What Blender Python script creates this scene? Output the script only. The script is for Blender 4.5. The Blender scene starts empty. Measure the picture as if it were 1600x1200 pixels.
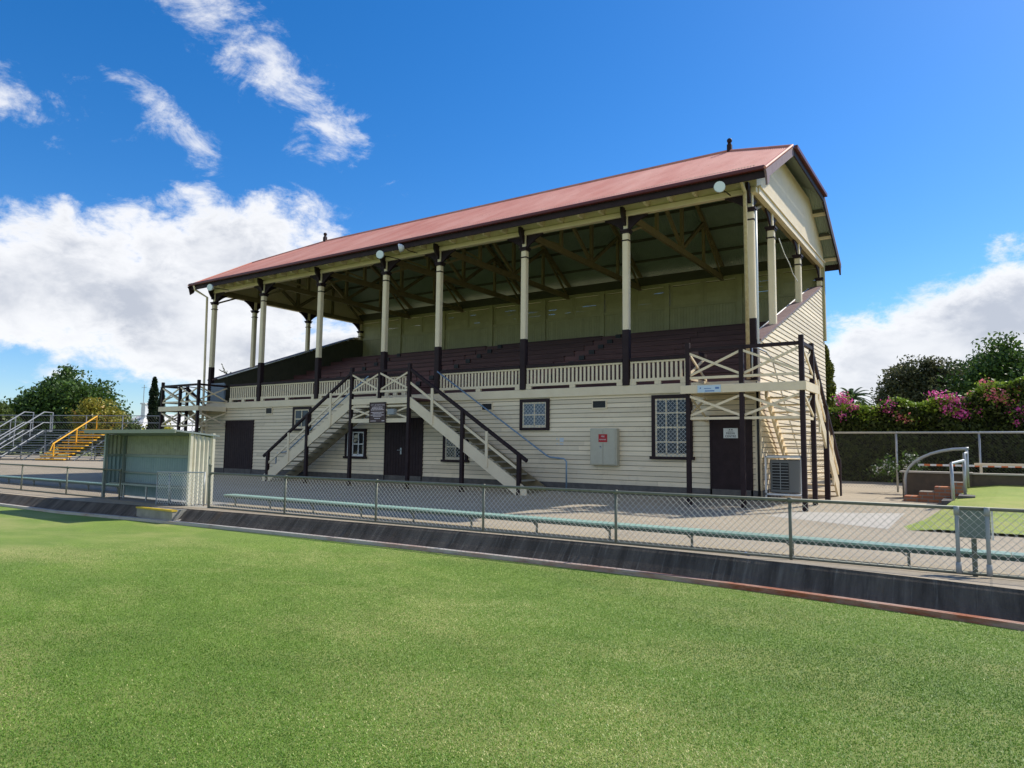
import bpy, math, random
import numpy as np
from mathutils import Vector, Matrix
random.seed(7); rng = np.random.default_rng(7)
scn = bpy.context.scene
R = math.radians
# ------------------------------------------------------------------ camera
CR = ((0.83125703, 0.5557704, 0.01144618), (0.04052518, -0.08112317, 0.99587988), (-0.55440911, 0.8273683, 0.0899569))
FPX = 1100.2
cam = bpy.data.cameras.new('camera'); cam_o = bpy.data.objects.new('camera', cam); scn.collection.objects.link(cam_o)
rt, up, fw = (Vector(v) for v in CR)
m = Matrix((rt, up, -fw)).transposed().to_4x4(); m.translation = Vector((0, 0, 1.6)); cam_o.matrix_world = m
cam.sensor_width = 36; cam.lens = FPX / 1600 * 36; cam.clip_start = 0.05; cam.clip_end = 3000
scn.camera = cam_o
scn.render.resolution_x = 1024; scn.render.resolution_y = 768
scn.view_settings.view_transform = 'Standard'; scn.view_settings.look = 'None'; scn.view_settings.exposure = 0.50
# ------------------------------------------------------------------ sun
SUN = Vector((0.334, 0.610, 0.718)).normalized()
sl = bpy.data.lights.new('sun', 'SUN'); sl.energy = 4.2; sl.angle = R(0.5); sl.color = (1.0, 0.94, 0.83)
so = bpy.data.objects.new('sun', sl); scn.collection.objects.link(so)
so.rotation_euler = SUN.to_track_quat('Z', 'Y').to_euler(); so.location = (20, 30, 40)

def pxdir(px, py):
    return (rt * ((px - 800) / FPX) + up * (-(py - 600) / FPX) + fw).normalized()
def at(px, py, dist):      # real-world point seen in a given direction at a forward distance
    d = rt * ((px - 800) / FPX) + up * (-(py - 600) / FPX) + fw
    return Vector((0, 0, 1.6)) + d * dist

# ------------------------------------------------------------------ world
w = bpy.data.worlds.new('World'); scn.world = w; w.use_nodes = True
N = w.node_tree.nodes; L = w.node_tree.links; N.clear()
def wn(t, **k):
    n = N.new(t)
    for a, b in k.items(): setattr(n, a, b)
    return n
def wmath(op, a, b=None, c=None, clamp=False):
    n = wn('ShaderNodeMath', operation=op, use_clamp=clamp)
    for i, v in enumerate((a, b, c)):
        if v is None: continue
        if isinstance(v, (int, float)): n.inputs[i].default_value = v
        else: L.new(v, n.inputs[i])
    return n.outputs[0]
out = wn('ShaderNodeOutputWorld'); bg = wn('ShaderNodeBackground'); bg.inputs['Strength'].default_value = 0.108
L.new(bg.outputs[0], out.inputs[0])
sky = wn('ShaderNodeTexSky', sky_type='NISHITA', sun_disc=False)
sky.sun_elevation = math.asin(SUN.z); sky.sun_rotation = math.atan2(SUN.x, SUN.y)
sky.altitude = 200; sky.air_density = 1.0; sky.dust_density = 0.4; sky.ozone_density = 2.2
hs = wn('ShaderNodeHueSaturation'); hs.inputs['Saturation'].default_value = 1.28; hs.inputs['Value'].default_value = 1.0
tint = wn('ShaderNodeVectorMath', operation='MULTIPLY'); L.new(sky.outputs[0], tint.inputs[0]); tint.inputs[1].default_value = (.83, .92, 1.08); L.new(tint.outputs[0], hs.inputs['Color'])
tc = wn('ShaderNodeTexCoord'); D = tc.outputs['Generated']
def dot(v):
    n = wn('ShaderNodeVectorMath', operation='DOT_PRODUCT'); L.new(D, n.inputs[0]); n.inputs[1].default_value = v
    return n.outputs['Value']
def blob(px, py, a, b, ang):
    """soft elliptical cloud bank centred on a sky direction; a, b half sizes in degrees; ang tilt in degrees"""
    c = px if py is None else pxdir(px, py); e = Vector((c.y, -c.x, 0)).normalized(); u = e.cross(c)
    ca, sa = math.cos(R(ang)), math.sin(R(ang))
    e1 = e * ca + u * sa; e2 = u * ca - e * sa
    A = wmath('DIVIDE', wmath('SUBTRACT', dot(e1), e1.dot(c)), math.sin(R(a)))
    B = wmath('DIVIDE', wmath('SUBTRACT', dot(e2), e2.dot(c)), math.sin(R(b)))
    r = wmath('SQRT', wmath('ADD', wmath('MULTIPLY', A, A), wmath('MULTIPLY', B, B)))
    front = wmath('GREATER_THAN', dot(c), 0.2)
    return wmath('SUBTRACT', wmath('MULTIPLY', wmath('SUBTRACT', 1.0, r), front), wmath('MULTIPLY', wmath('SUBTRACT', 1.0, front), 3.0))
def mx(lst):
    r = lst[0]
    for q in lst[1:]: r = wmath('SMOOTH_MAX', r, q, 0.25)
    return r
def noise(scale, detail, rough, vec=None, dist=0.0):
    n = wn('ShaderNodeTexNoise'); n.inputs['Scale'].default_value = scale; n.inputs['Detail'].default_value = detail
    n.inputs['Roughness'].default_value = rough; n.inputs['Distortion'].default_value = dist
    L.new(vec or D, n.inputs['Vector']); return n.outputs['Fac']
mp = wn('ShaderNodeMapping'); mp.inputs['Scale'].default_value = (1, 1, 1.7); mp.inputs['Location'].default_value = (3.1, 1.7, .6); L.new(D, mp.inputs['Vector'])
n1 = noise(5.5, 12, .60, mp.outputs[0], .25)
n2 = noise(16, 10, .66, mp.outputs[0], .3)
nn = wmath('ADD', wmath('MULTIPLY', wmath('SUBTRACT', n1, .5), 2.0), wmath('MULTIPLY', wmath('SUBTRACT', n2, .5), 1.5))
n3 = noise(11, 12, .68, mp.outputs[0], .5)
nn2 = wmath('ADD', wmath('MULTIPLY', wmath('SUBTRACT', n3, .5), 3.4), wmath('MULTIPLY', wmath('SUBTRACT', n2, .5), 2.0))
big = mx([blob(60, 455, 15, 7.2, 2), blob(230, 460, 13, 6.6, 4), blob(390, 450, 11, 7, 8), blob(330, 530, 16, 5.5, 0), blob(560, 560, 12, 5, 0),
          blob(1590, 500, 14, 6, 10), blob(1640, 560, 16, 7, 0), blob(1420, 560, 14, 4.0, 8), blob(1330, 600, 10, 4, 0),
          blob(Vector((.25, -.85, .45)).normalized(), None, 48, 26, 0), blob(Vector((-.75, -.55, .35)).normalized(), None, 30, 18, 0), blob(Vector((.9, -.2, .35)).normalized(), None, 26, 18, 0)])  # unseen clouds outside the view, added as white fill for the shaded front wall
wisp = mx([blob(335, 40, 8, 3.9, -33), blob(430, 110, 8, 3.7, -33), blob(510, 190, 6, 3.6, -36), blob(245, 178, 3.4, 2.3, -50), blob(305, 228, 3.4, 1.9, -25),
           blob(10, 148, 5.5, 2.6, 5), blob(470, 350, 5, 3, 20)])
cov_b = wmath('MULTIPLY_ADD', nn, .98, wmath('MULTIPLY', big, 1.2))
cov_w = wmath('MULTIPLY_ADD', nn2, 1.0, wmath('MULTIPLY_ADD', wisp, 1.05, -.18))
def sstep(v, lo, hi, to=1.0):
    n = wn('ShaderNodeMapRange', interpolation_type='SMOOTHSTEP')
    n.inputs['From Min'].default_value = lo; n.inputs['From Max'].default_value = hi; n.inputs['To Max'].default_value = to
    L.new(v, n.inputs['Value']); return n.outputs['Result']
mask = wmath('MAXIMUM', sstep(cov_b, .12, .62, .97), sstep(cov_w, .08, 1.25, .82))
sh = sstep(noise(7, 8, .55, mp.outputs[0], .2), .38, .66)
deep = sstep(cov_b, .42, 1.15)
greyf = wmath('MULTIPLY', wmath('MULTIPLY_ADD', sh, .85, .22), deep)
cc = wn('ShaderNodeMix', data_type='RGBA'); cc.inputs['A'].default_value = (6.6, 6.65, 6.8, 1); cc.inputs['B'].default_value = (3.7, 3.95, 4.5, 1)
L.new(greyf, cc.inputs['Factor'])
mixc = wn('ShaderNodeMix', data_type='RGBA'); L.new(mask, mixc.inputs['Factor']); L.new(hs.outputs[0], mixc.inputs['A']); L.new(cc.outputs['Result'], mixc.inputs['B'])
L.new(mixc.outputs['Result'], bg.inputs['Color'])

# ------------------------------------------------------------------ materials
def mat(name, col, rough=.6, col2=None, nscale=6, namt=.5, bump=0, bscale=40, spec=.4, metal=0, streak=None, stretch=(1, 1, 1), island=0, dirt=0, speck=None):
    m = bpy.data.materials.new(name); m.use_nodes = True; nt = m.node_tree; b = nt.nodes['Principled BSDF']
    b.inputs['Roughness'].default_value = rough; b.inputs['Specular IOR Level'].default_value = spec; b.inputs['Metallic'].default_value = metal
    col = tuple(col) + (1,)
    b.inputs['Base Color'].default_value = col
    if col2 or bump:
        t = nt.nodes.new('ShaderNodeTexCoord'); mp = nt.nodes.new('ShaderNodeMapping'); mp.inputs['Scale'].default_value = stretch
        nt.links.new(t.outputs['Object'], mp.inputs[0])
    if col2:
        n = nt.nodes.new('ShaderNodeTexNoise'); n.inputs['Scale'].default_value = nscale; n.inputs['Detail'].default_value = 8; n.inputs['Roughness'].default_value = .65
        nt.links.new(mp.outputs[0], n.inputs['Vector'])
        r = nt.nodes.new('ShaderNodeMapRange'); r.inputs['From Min'].default_value = .5 - .25 * namt; r.inputs['From Max'].default_value = .5 + .45 * (1.2 - namt)
        nt.links.new(n.outputs['Fac'], r.inputs['Value'])
        x = nt.nodes.new('ShaderNodeMix'); x.data_type = 'RGBA'; x.inputs['A'].default_value = col; x.inputs['B'].default_value = tuple(col2) + (1,)
        nt.links.new(r.outputs['Result'], x.inputs['Factor']); nt.links.new(x.outputs['Result'], b.inputs['Base Color'])
    def mul_in(fac_out, a, b_):
        src = b.inputs['Base Color'].links[0].from_socket; r = nt.nodes.new('ShaderNodeMapRange'); r.inputs['To Min'].default_value = a; r.inputs['To Max'].default_value = b_
        nt.links.new(fac_out, r.inputs['Value']); v = nt.nodes.new('ShaderNodeVectorMath'); v.operation = 'SCALE'; nt.links.new(src, v.inputs[0]); nt.links.new(r.outputs[0], v.inputs['Scale']); nt.links.new(v.outputs[0], b.inputs['Base Color'])
    if island:      # every separate board gets its own slight tone
        gn = nt.nodes.new('ShaderNodeNewGeometry'); mul_in(gn.outputs['Random Per Island'], 1 - island, 1 + island * .5)
    if dirt:        # splash dirt and grime patches
        n = nt.nodes.new('ShaderNodeTexNoise'); n.inputs['Scale'].default_value = dirt; n.inputs['Detail'].default_value = 10; n.inputs['Roughness'].default_value = .75; nt.links.new(t.outputs['Object'], n.inputs['Vector'])
        r0 = nt.nodes.new('ShaderNodeMapRange'); r0.inputs['From Min'].default_value = .55; r0.inputs['From Max'].default_value = .78; nt.links.new(n.outputs['Fac'], r0.inputs['Value']); mul_in(r0.outputs[0], 1.0, .72)
    if speck:
        n = nt.nodes.new('ShaderNodeTexNoise'); n.inputs['Scale'].default_value = speck; n.inputs['Detail'].default_value = 3; n.inputs['Roughness'].default_value = .8; nt.links.new(t.outputs['Object'], n.inputs['Vector'])
        r0 = nt.nodes.new('ShaderNodeMapRange'); r0.inputs['From Min'].default_value = .62; r0.inputs['From Max'].default_value = .70; nt.links.new(n.outputs['Fac'], r0.inputs['Value']); mul_in(r0.outputs[0], 1.0, .62)
    if bump:
        n = nt.nodes.new('ShaderNodeTexNoise'); n.inputs['Scale'].default_value = bscale; n.inputs['Detail'].default_value = 6
        nt.links.new(mp.outputs[0], n.inputs['Vector'])
        bp = nt.nodes.new('ShaderNodeBump'); bp.inputs['Strength'].default_value = bump; bp.inputs['Distance'].default_value = .02
        nt.links.new(n.outputs['Fac'], bp.inputs['Height']); nt.links.new(bp.outputs[0], b.inputs['Normal'])
    return m
CREAM = mat('cream_paint', (.80, .675, .47), .5, (.70, .58, .39), 3, .4, .15, 60, stretch=(1, 1, 1))
BOARD = mat('cream_weatherboard', (.82, .695, .49), .55, (.66, .55, .38), 2.2, .35, .15, 50, island=.16, dirt=1.6, stretch=(.35, .35, 2.2))
BROWN = mat('dark_brown_paint', (.022, .012, .014), .6, (.038, .023, .025), 5, .5, .1, 50, spec=.2)
SEAT = mat('brown_seat_boards', (.10, .042, .042), .6, (.165, .075, .07), 3, .5, .2, 40, island=.4, stretch=(.3, 2, 2))
CAPM = mat('weathered_brown_capping', (.17, .105, .105), .6, (.24, .17, .165), 4, .5)
ROOFM = mat('faded_red_roof_iron', (.52, .20, .15), .6, (.68, .37, .295), .9, .6, spec=.2, dirt=3, speck=9, stretch=(1, .3, .3))
LINING = mat('roof_lining_iron', (.26, .31, .255), .5, (.20, .245, .20), 2, .5)
GUT = mat('red_gutter', (.10, .018, .015), .4)
OLIVE = mat('olive_green_lining', (.41, .38, .21), .6, (.33, .305, .165), 3, .5, island=.08)
DKLINE = mat('dark_green_lining', (.085, .082, .055), .6, (.06, .06, .04), 3, .5)
BEAMW = mat('truss_timber', (.24, .185, .095), .6, (.16, .125, .065), 4, .5)
STONE = mat('grey_stone_plinth', (.13, .12, .11), .85, (.055, .052, .05), 6, .5, .5, 20)
STEEL = mat('galvanised_steel', (.42, .44, .45), .45, (.32, .34, .35), 12, .5, metal=.55)
RAILG = mat('greenish_fence_pipe', (.165, .175, .135), .55, (.10, .11, .085), 10, .5, metal=.2)
WIRE = mat('fence_wire', (.50, .50, .46), .55)
WIRED = mat('weathered_dark_wire', (.045, .047, .042), .7)
BENCHG = mat('pale_green_bench_paint', (.27, .42, .34), .5, (.17, .28, .23), 8, .5, .2, 40, island=.25, stretch=(.3, 2, 2))
BENCHD = mat('dark_green_paint', (.035, .07, .06), .5)
BLUEP = mat('blue_grey_pipe', (.22, .32, .42), .4, metal=.3)
WHITE = mat('white_paint', (.75, .76, .76), .4)
GREYB = mat('grey_box_paint', (.50, .47, .36), .5, (.44, .41, .31), 8, .4)
GREYF = mat('grey_frame_paint', (.30, .32, .32), .5)
GRILLE = mat('grey_security_wire', (.50, .52, .52), .5)
LAMPG = mat('floodlight_glass', (.72, .80, .80), .25)
BLACK = mat('black_grille', (.012, .012, .013), .5)
SIGNRED = mat('red_sign', (.42, .01, .015), .4); SIGNW = mat('white_sign', (.68, .70, .70), .4); SIGNB = mat('light_blue_sign', (.50, .64, .74), .4, (.58, .68, .74), 9, .5)
PLAQ = mat('maroon_plaque', (.055, .022, .024), .4); INK = mat('black_ink', (.015, .015, .015), .5); INKB = mat('blue_ink', (.10, .19, .42), .5)
PTXT = mat('pale_plaque_lettering', (.66, .56, .56), .5)
AGED = mat('aged_cream_metal', (.60, .50, .30), .5, (.33, .20, .09), 9, .35)
SHEDC = mat('cream_corrugated_iron', (.66, .62, .47), .5, (.50, .46, .34), 3, .5, dirt=2)
SHEDU = mat('weathered_translucent_sheet', (.40, .40, .31), .5, (.26, .27, .21), 7, .5, dirt=3)
SHEDB = mat('pale_blue_iron', (.25, .345, .37), .5, (.20, .29, .31), 5, .5)
SHEDG = mat('grey_shelter_steel', (.23, .27, .25), .5)
BRICK = None
YEL = mat('safety_yellow', (.78, .40, .02), .5); ALU = mat('aluminium_plank', (.24, .26, .28), .5, (.16, .18, .20), 8, .5)
ALUR = mat('bright_aluminium_rail', (.27, .285, .30), .6)
BARK = mat('bark', (.10, .075, .05), .9, (.05, .04, .03), 12, .5, .6, 20)
RENDER = mat('cream_rendered_wall', (.62, .57, .48), .8, (.5, .46, .38), 3, .5); ROOFG = mat('pale_house_roof', (.72, .70, .66), .6)
YSTEP = mat('yellow_step_edge', (.55, .38, .03), .6, (.4, .28, .05), 20, .5)
RUST = mat('rusty_pipe', (.30, .16, .08), .8, (.42, .30, .2), 14, .5, metal=.1)
SILK = mat('blue_litter', (.05, .2, .75), .5)

def glassm(name, col, rough=.08):
    m = mat(name, col, rough, spec=.9); return m
GLASS = glassm('dark_window_glass', (.015, .02, .028)); CURTAIN = mat('net_curtain_behind_glass', (.14, .19, .24), .2, (.07, .09, .12), 9, .5, spec=.45)
GLASSB = mat('painted_sky_glass', (.015, .022, .035), .12, (.05, .07, .11), 3, .6, spec=.3)  # blue mottle in the base colour imitates reflected sky

def nodes_of(name, rough=.8, spec=.3):
    m = bpy.data.materials.new(name); m.use_nodes = True; nt = m.node_tree; b = nt.nodes['Principled BSDF']
    b.inputs['Roughness'].default_value = rough; b.inputs['Specular IOR Level'].default_value = spec
    def nd(t, **k):
        n = nt.nodes.new(t)
        for a, v in k.items():
            if a in n.inputs.keys() if hasattr(n.inputs, 'keys') else False: n.inputs[a].default_value = v
            else: setattr(n, a, v)
        return n
    def mixn(f, a, b_):
        x = nt.nodes.new('ShaderNodeMix'); x.data_type = 'RGBA'
        for s, v in (('Factor', f), ('A', a), ('B', b_)):
            if isinstance(v, (int, float)): x.inputs[s].default_value = v
            elif isinstance(v, tuple): x.inputs[s].default_value = v + (1,)
            else: nt.links.new(v, x.inputs[s])
        return x.outputs['Result']
    def noi(scale, det=6, rg=.6, st=(1, 1, 1), rng_=(.35, .65), dist=0, rot=0):
        mp = nt.nodes.new('ShaderNodeMapping'); mp.inputs['Scale'].default_value = st; mp.inputs['Rotation'].default_value = (0, 0, rot); nt.links.new(tcn.outputs['Object'], mp.inputs[0])
        n = nt.nodes.new('ShaderNodeTexNoise'); n.inputs['Scale'].default_value = scale; n.inputs['Detail'].default_value = det
        n.inputs['Roughness'].default_value = rg; n.inputs['Distortion'].default_value = dist; nt.links.new(mp.outputs[0], n.inputs['Vector'])
        r = nt.nodes.new('ShaderNodeMapRange'); r.inputs['From Min'].default_value = rng_[0]; r.inputs['From Max'].default_value = rng_[1]
        nt.links.new(n.outputs['Fac'], r.inputs['Value']); return r.outputs['Result']
    tcn = nt.nodes.new('ShaderNodeTexCoord')
    return m, nt, b, mixn, noi, tcn
def addbump(nt, b, h, st, dist=.01):
    bp = nt.nodes.new('ShaderNodeBump'); bp.inputs['Strength'].default_value = st; bp.inputs['Distance'].default_value = dist
    nt.links.new(h, bp.inputs['Height']); nt.links.new(bp.outputs[0], b.inputs['Normal'])
def turf_mat(name, g1, g2, tan, patch=.5):
    m, nt, b, mx_, noi, t = nodes_of(name, .75, .25)
    c = mx_(noi(.9, 5, .6, (1, 1, 1), (.36, .66), .6), g1, g2)
    c = mx_(noi(9, 6, .7, (1, 1, 1), (.5, .9)), c, tuple(v * 1.25 for v in g1))
    f = nt.nodes.new('ShaderNodeMath'); f.operation = 'MULTIPLY'; nt.links.new(noi(.38, 6, .62, (1, 1.9, 1), (.46, .70), .4), f.inputs[0]); f.inputs[1].default_value = patch
    c = mx_(f.outputs[0], c, tan)
    f2 = nt.nodes.new('ShaderNodeMath'); f2.operation = 'MULTIPLY'; nt.links.new(noi(130, 3, .7, (1, 1, 1), (.40, .72)), f2.inputs[0]); f2.inputs[1].default_value = .55
    c = mx_(f2.outputs[0], c, tuple(v * 1.5 for v in tan))
    f3 = nt.nodes.new('ShaderNodeMath'); f3.operation = 'MULTIPLY'; nt.links.new(noi(95, 3, .75, (1, 1, 1), (.50, .80)), f3.inputs[0]); f3.inputs[1].default_value = .7
    c = mx_(f3.outputs[0], c, tuple(v * .38 for v in g1))
    nt.links.new(c, b.inputs['Base Color'])
    addbump(nt, b, noi(110, 4, .7, (1, 1, 1), (.2, .8)), .9, .012)
    return m
TURF = turf_mat('bowling_green_turf', (.10, .205, .018), (.15, .265, .026), (.38, .37, .13), .85)
LAWN = turf_mat('lawn_grass', (.14, .25, .016), (.22, .33, .03), (.44, .39, .12), .75)
ROUGHG = turf_mat('dry_rough_grass', (.12, .17, .04), (.18, .21, .06), (.33, .29, .15), .8)

def concrete_mat():
    m, nt, b, mx_, noi, t = nodes_of('sandy_concrete', .85, .25)
    c = mx_(noi(.7, 8, .65, (1, 1, 1), (.35, .68)), (.36, .30, .215), (.28, .235, .17))
    c = mx_(noi(14, 6, .7, (1, 1, 1), (.45, .8)), c, (.42, .36, .275))
    br = nt.nodes.new('ShaderNodeTexBrick'); br.offset = 0; br.inputs['Scale'].default_value = 1
    br.inputs['Brick Width'].default_value = 2.4; br.inputs['Row Height'].default_value = 1.55; br.inputs['Mortar Size'].default_value = .012; br.inputs['Mortar Smooth'].default_value = .2
    nt.links.new(t.outputs['Object'], br.inputs['Vector'])
    f = nt.nodes.new('ShaderNodeMath'); f.operation = 'MULTIPLY'; nt.links.new(br.outputs['Fac'], f.inputs[0]); f.inputs[1].default_value = .55
    c = mx_(f.outputs[0], c, (.16, .14, .11))
    f = nt.nodes.new('ShaderNodeMath'); f.operation = 'MULTIPLY'; nt.links.new(noi(1.3, 9, .75, (1, 1, 1), (.58, .75), 1.2), f.inputs[0]); f.inputs[1].default_value = .45
    c = mx_(f.outputs[0], c, (.25, .215, .17))
    nt.links.new(c, b.inputs['Base Color']); addbump(nt, b, noi(60, 6, .7), .35, .01)
    return m
CONC = concrete_mat()
CONCP = mat('pale_new_concrete', (.42, .385, .33), .8, (.34, .31, .265), 3, .5, .2, 60)
def bank_mat():
    m, nt, b, mx_, noi, t = nodes_of('dark_concrete_bank', .85, .25)  # dark streaked concrete with paler and brown patches
    c = mx_(noi(3, 6, .7, (1.2, .2, .2), (.38, .62)), (.066, .056, .048), (.145, .124, .104))
    c = mx_(noi(9, 6, .7, (2, .08, .12), (.56, .74)), c, (.20, .185, .16))
    c = mx_(noi(1.1, 7, .75, (1, .25, .25), (.60, .74)), c, (.17, .10, .05))
    nt.links.new(c, b.inputs['Base Color']); addbump(nt, b, noi(22, 8, .7), .5, .02)
    return m
BANK = bank_mat(); BANK.node_tree.nodes['Principled BSDF'].inputs['Specular IOR Level'].default_value = .04
def kerb_mat():
    m, nt, b, mx_, noi, t = nodes_of('worn_kerb_rail', .75, .2)
    sp = nt.nodes.new('ShaderNodeSeparateXYZ'); nt.links.new(t.outputs['Object'], sp.inputs[0])
    r = nt.nodes.new('ShaderNodeMapRange'); r.inputs['From Min'].default_value = -10; r.inputs['From Max'].default_value = -1; r.inputs['To Min'].default_value = -.25; r.inputs['To Max'].default_value = .5; nt.links.new(sp.outputs['X'], r.inputs['Value'])
    f = nt.nodes.new('ShaderNodeMath'); f.operation = 'ADD'; f.use_clamp = True; nt.links.new(r.outputs[0], f.inputs[0]); nt.links.new(noi(1.6, 6, .7, (.6, 2, 2), (.42, .75)), f.inputs[1])
    c = mx_(f.outputs[0], (.46, .43, .38), (.30, .10, .05)); c = mx_(noi(7, 6, .75, (.5, 3, 3), (.55, .75)), c, (.16, .12, .10))
    nt.links.new(c, b.inputs['Base Color']); addbump(nt, b, noi(30, 6, .7), .5, .01); return m
KERB = kerb_mat()
def brick_mat():
    m, nt, b, mx_, noi, t = nodes_of('orange_brick', .85, .2)
    br = nt.nodes.new('ShaderNodeTexBrick'); br.inputs['Scale'].default_value = 1
    br.inputs['Brick Width'].default_value = .24; br.inputs['Row Height'].default_value = .085; br.inputs['Mortar Size'].default_value = .012
    br.inputs['Color1'].default_value = (.42, .17, .08, 1); br.inputs['Color2'].default_value = (.30, .11, .06, 1); br.inputs['Mortar'].default_value = (.22, .19, .16, 1)
    mp = nt.nodes.new('ShaderNodeMapping'); mp.inputs['Rotation'].default_value = (R(90), 0, 0); nt.links.new(t.outputs['Object'], mp.inputs[0]); nt.links.new(mp.outputs[0], br.inputs['Vector'])
    nt.links.new(br.outputs['Color'], b.inputs['Base Color']); return m
BRICK = brick_mat()

def leaf_mat(name, c1, c2, c3=None, trans=.3):
    m = bpy.data.materials.new(name); m.use_nodes = True; nt = m.node_tree; b = nt.nodes['Principled BSDF']
    a = nt.nodes.new('ShaderNodeAttribute'); a.attribute_name = 'vary'
    r = nt.nodes.new('ShaderNodeValToRGB'); r.color_ramp.elements[0].color = tuple(c1) + (1,); r.color_ramp.elements[1].color = tuple(c2) + (1,)
    if c3:
        e = r.color_ramp.elements.new(.8); e.color = tuple(c2) + (1,); r.color_ramp.elements[-1].color = tuple(c3) + (1,)
    nt.links.new(a.outputs['Fac'], r.inputs[0]); nt.links.new(r.outputs[0], b.inputs['Base Color'])
    b.inputs['Roughness'].default_value = .5; b.inputs['Specular IOR Level'].default_value = .35
    tr = nt.nodes.new('ShaderNodeBsdfTranslucent'); nt.links.new(r.outputs[0], tr.inputs[0])
    mxs = nt.nodes.new('ShaderNodeMixShader'); mxs.inputs[0].default_value = trans
    nt.links.new(b.outputs[0], mxs.inputs[1]); nt.links.new(tr.outputs[0], mxs.inputs[2]); nt.links.new(mxs.outputs[0], nt.nodes['Material Output'].inputs[0])
    return m
LF_DARK = leaf_mat('dark_green_leaves', (.025, .052, .012), (.075, .14, .025), (.13, .21, .04))
LF_MID = leaf_mat('olive_green_leaves', (.035, .060, .015), (.10, .14, .03), (.15, .19, .045))
LF_GOLD = leaf_mat('golden_leaves', (.11, .15, .02), (.36, .30, .04), (.48, .24, .05))
LF_YEL = leaf_mat('yellow_leaves', (.22, .24, .02), (.55, .48, .03))
LF_OLV = leaf_mat('dull_olive_leaves', (.040, .050, .022), (.105, .115, .045), (.16, .15, .07))
LF_CYP = leaf_mat('cypress_foliage', (.008, .018, .008), (.030, .055, .018))
LF_HED = leaf_mat('hedge_leaves', (.022, .035, .010), (.09, .125, .025), (.18, .25, .045))
LF_HTOP = leaf_mat('fresh_hedge_shoots', (.14, .24, .02), (.34, .46, .06))
LF_PINK = leaf_mat('magenta_bracts', (.62, .06, .30), (.9, .20, .55)); LF_CORAL = leaf_mat('coral_bracts', (.60, .12, .16), (.85, .28, .34), (.55, .42, .14))
LF_PALM = leaf_mat('palm_fronds', (.03, .06, .02), (.10, .17, .06)); LF_WHITE = leaf_mat('white_flowers', (.5, .5, .5), (.8, .8, .8))
TWIG = mat('grey_twigs', (.25, .24, .21), .8)

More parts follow.
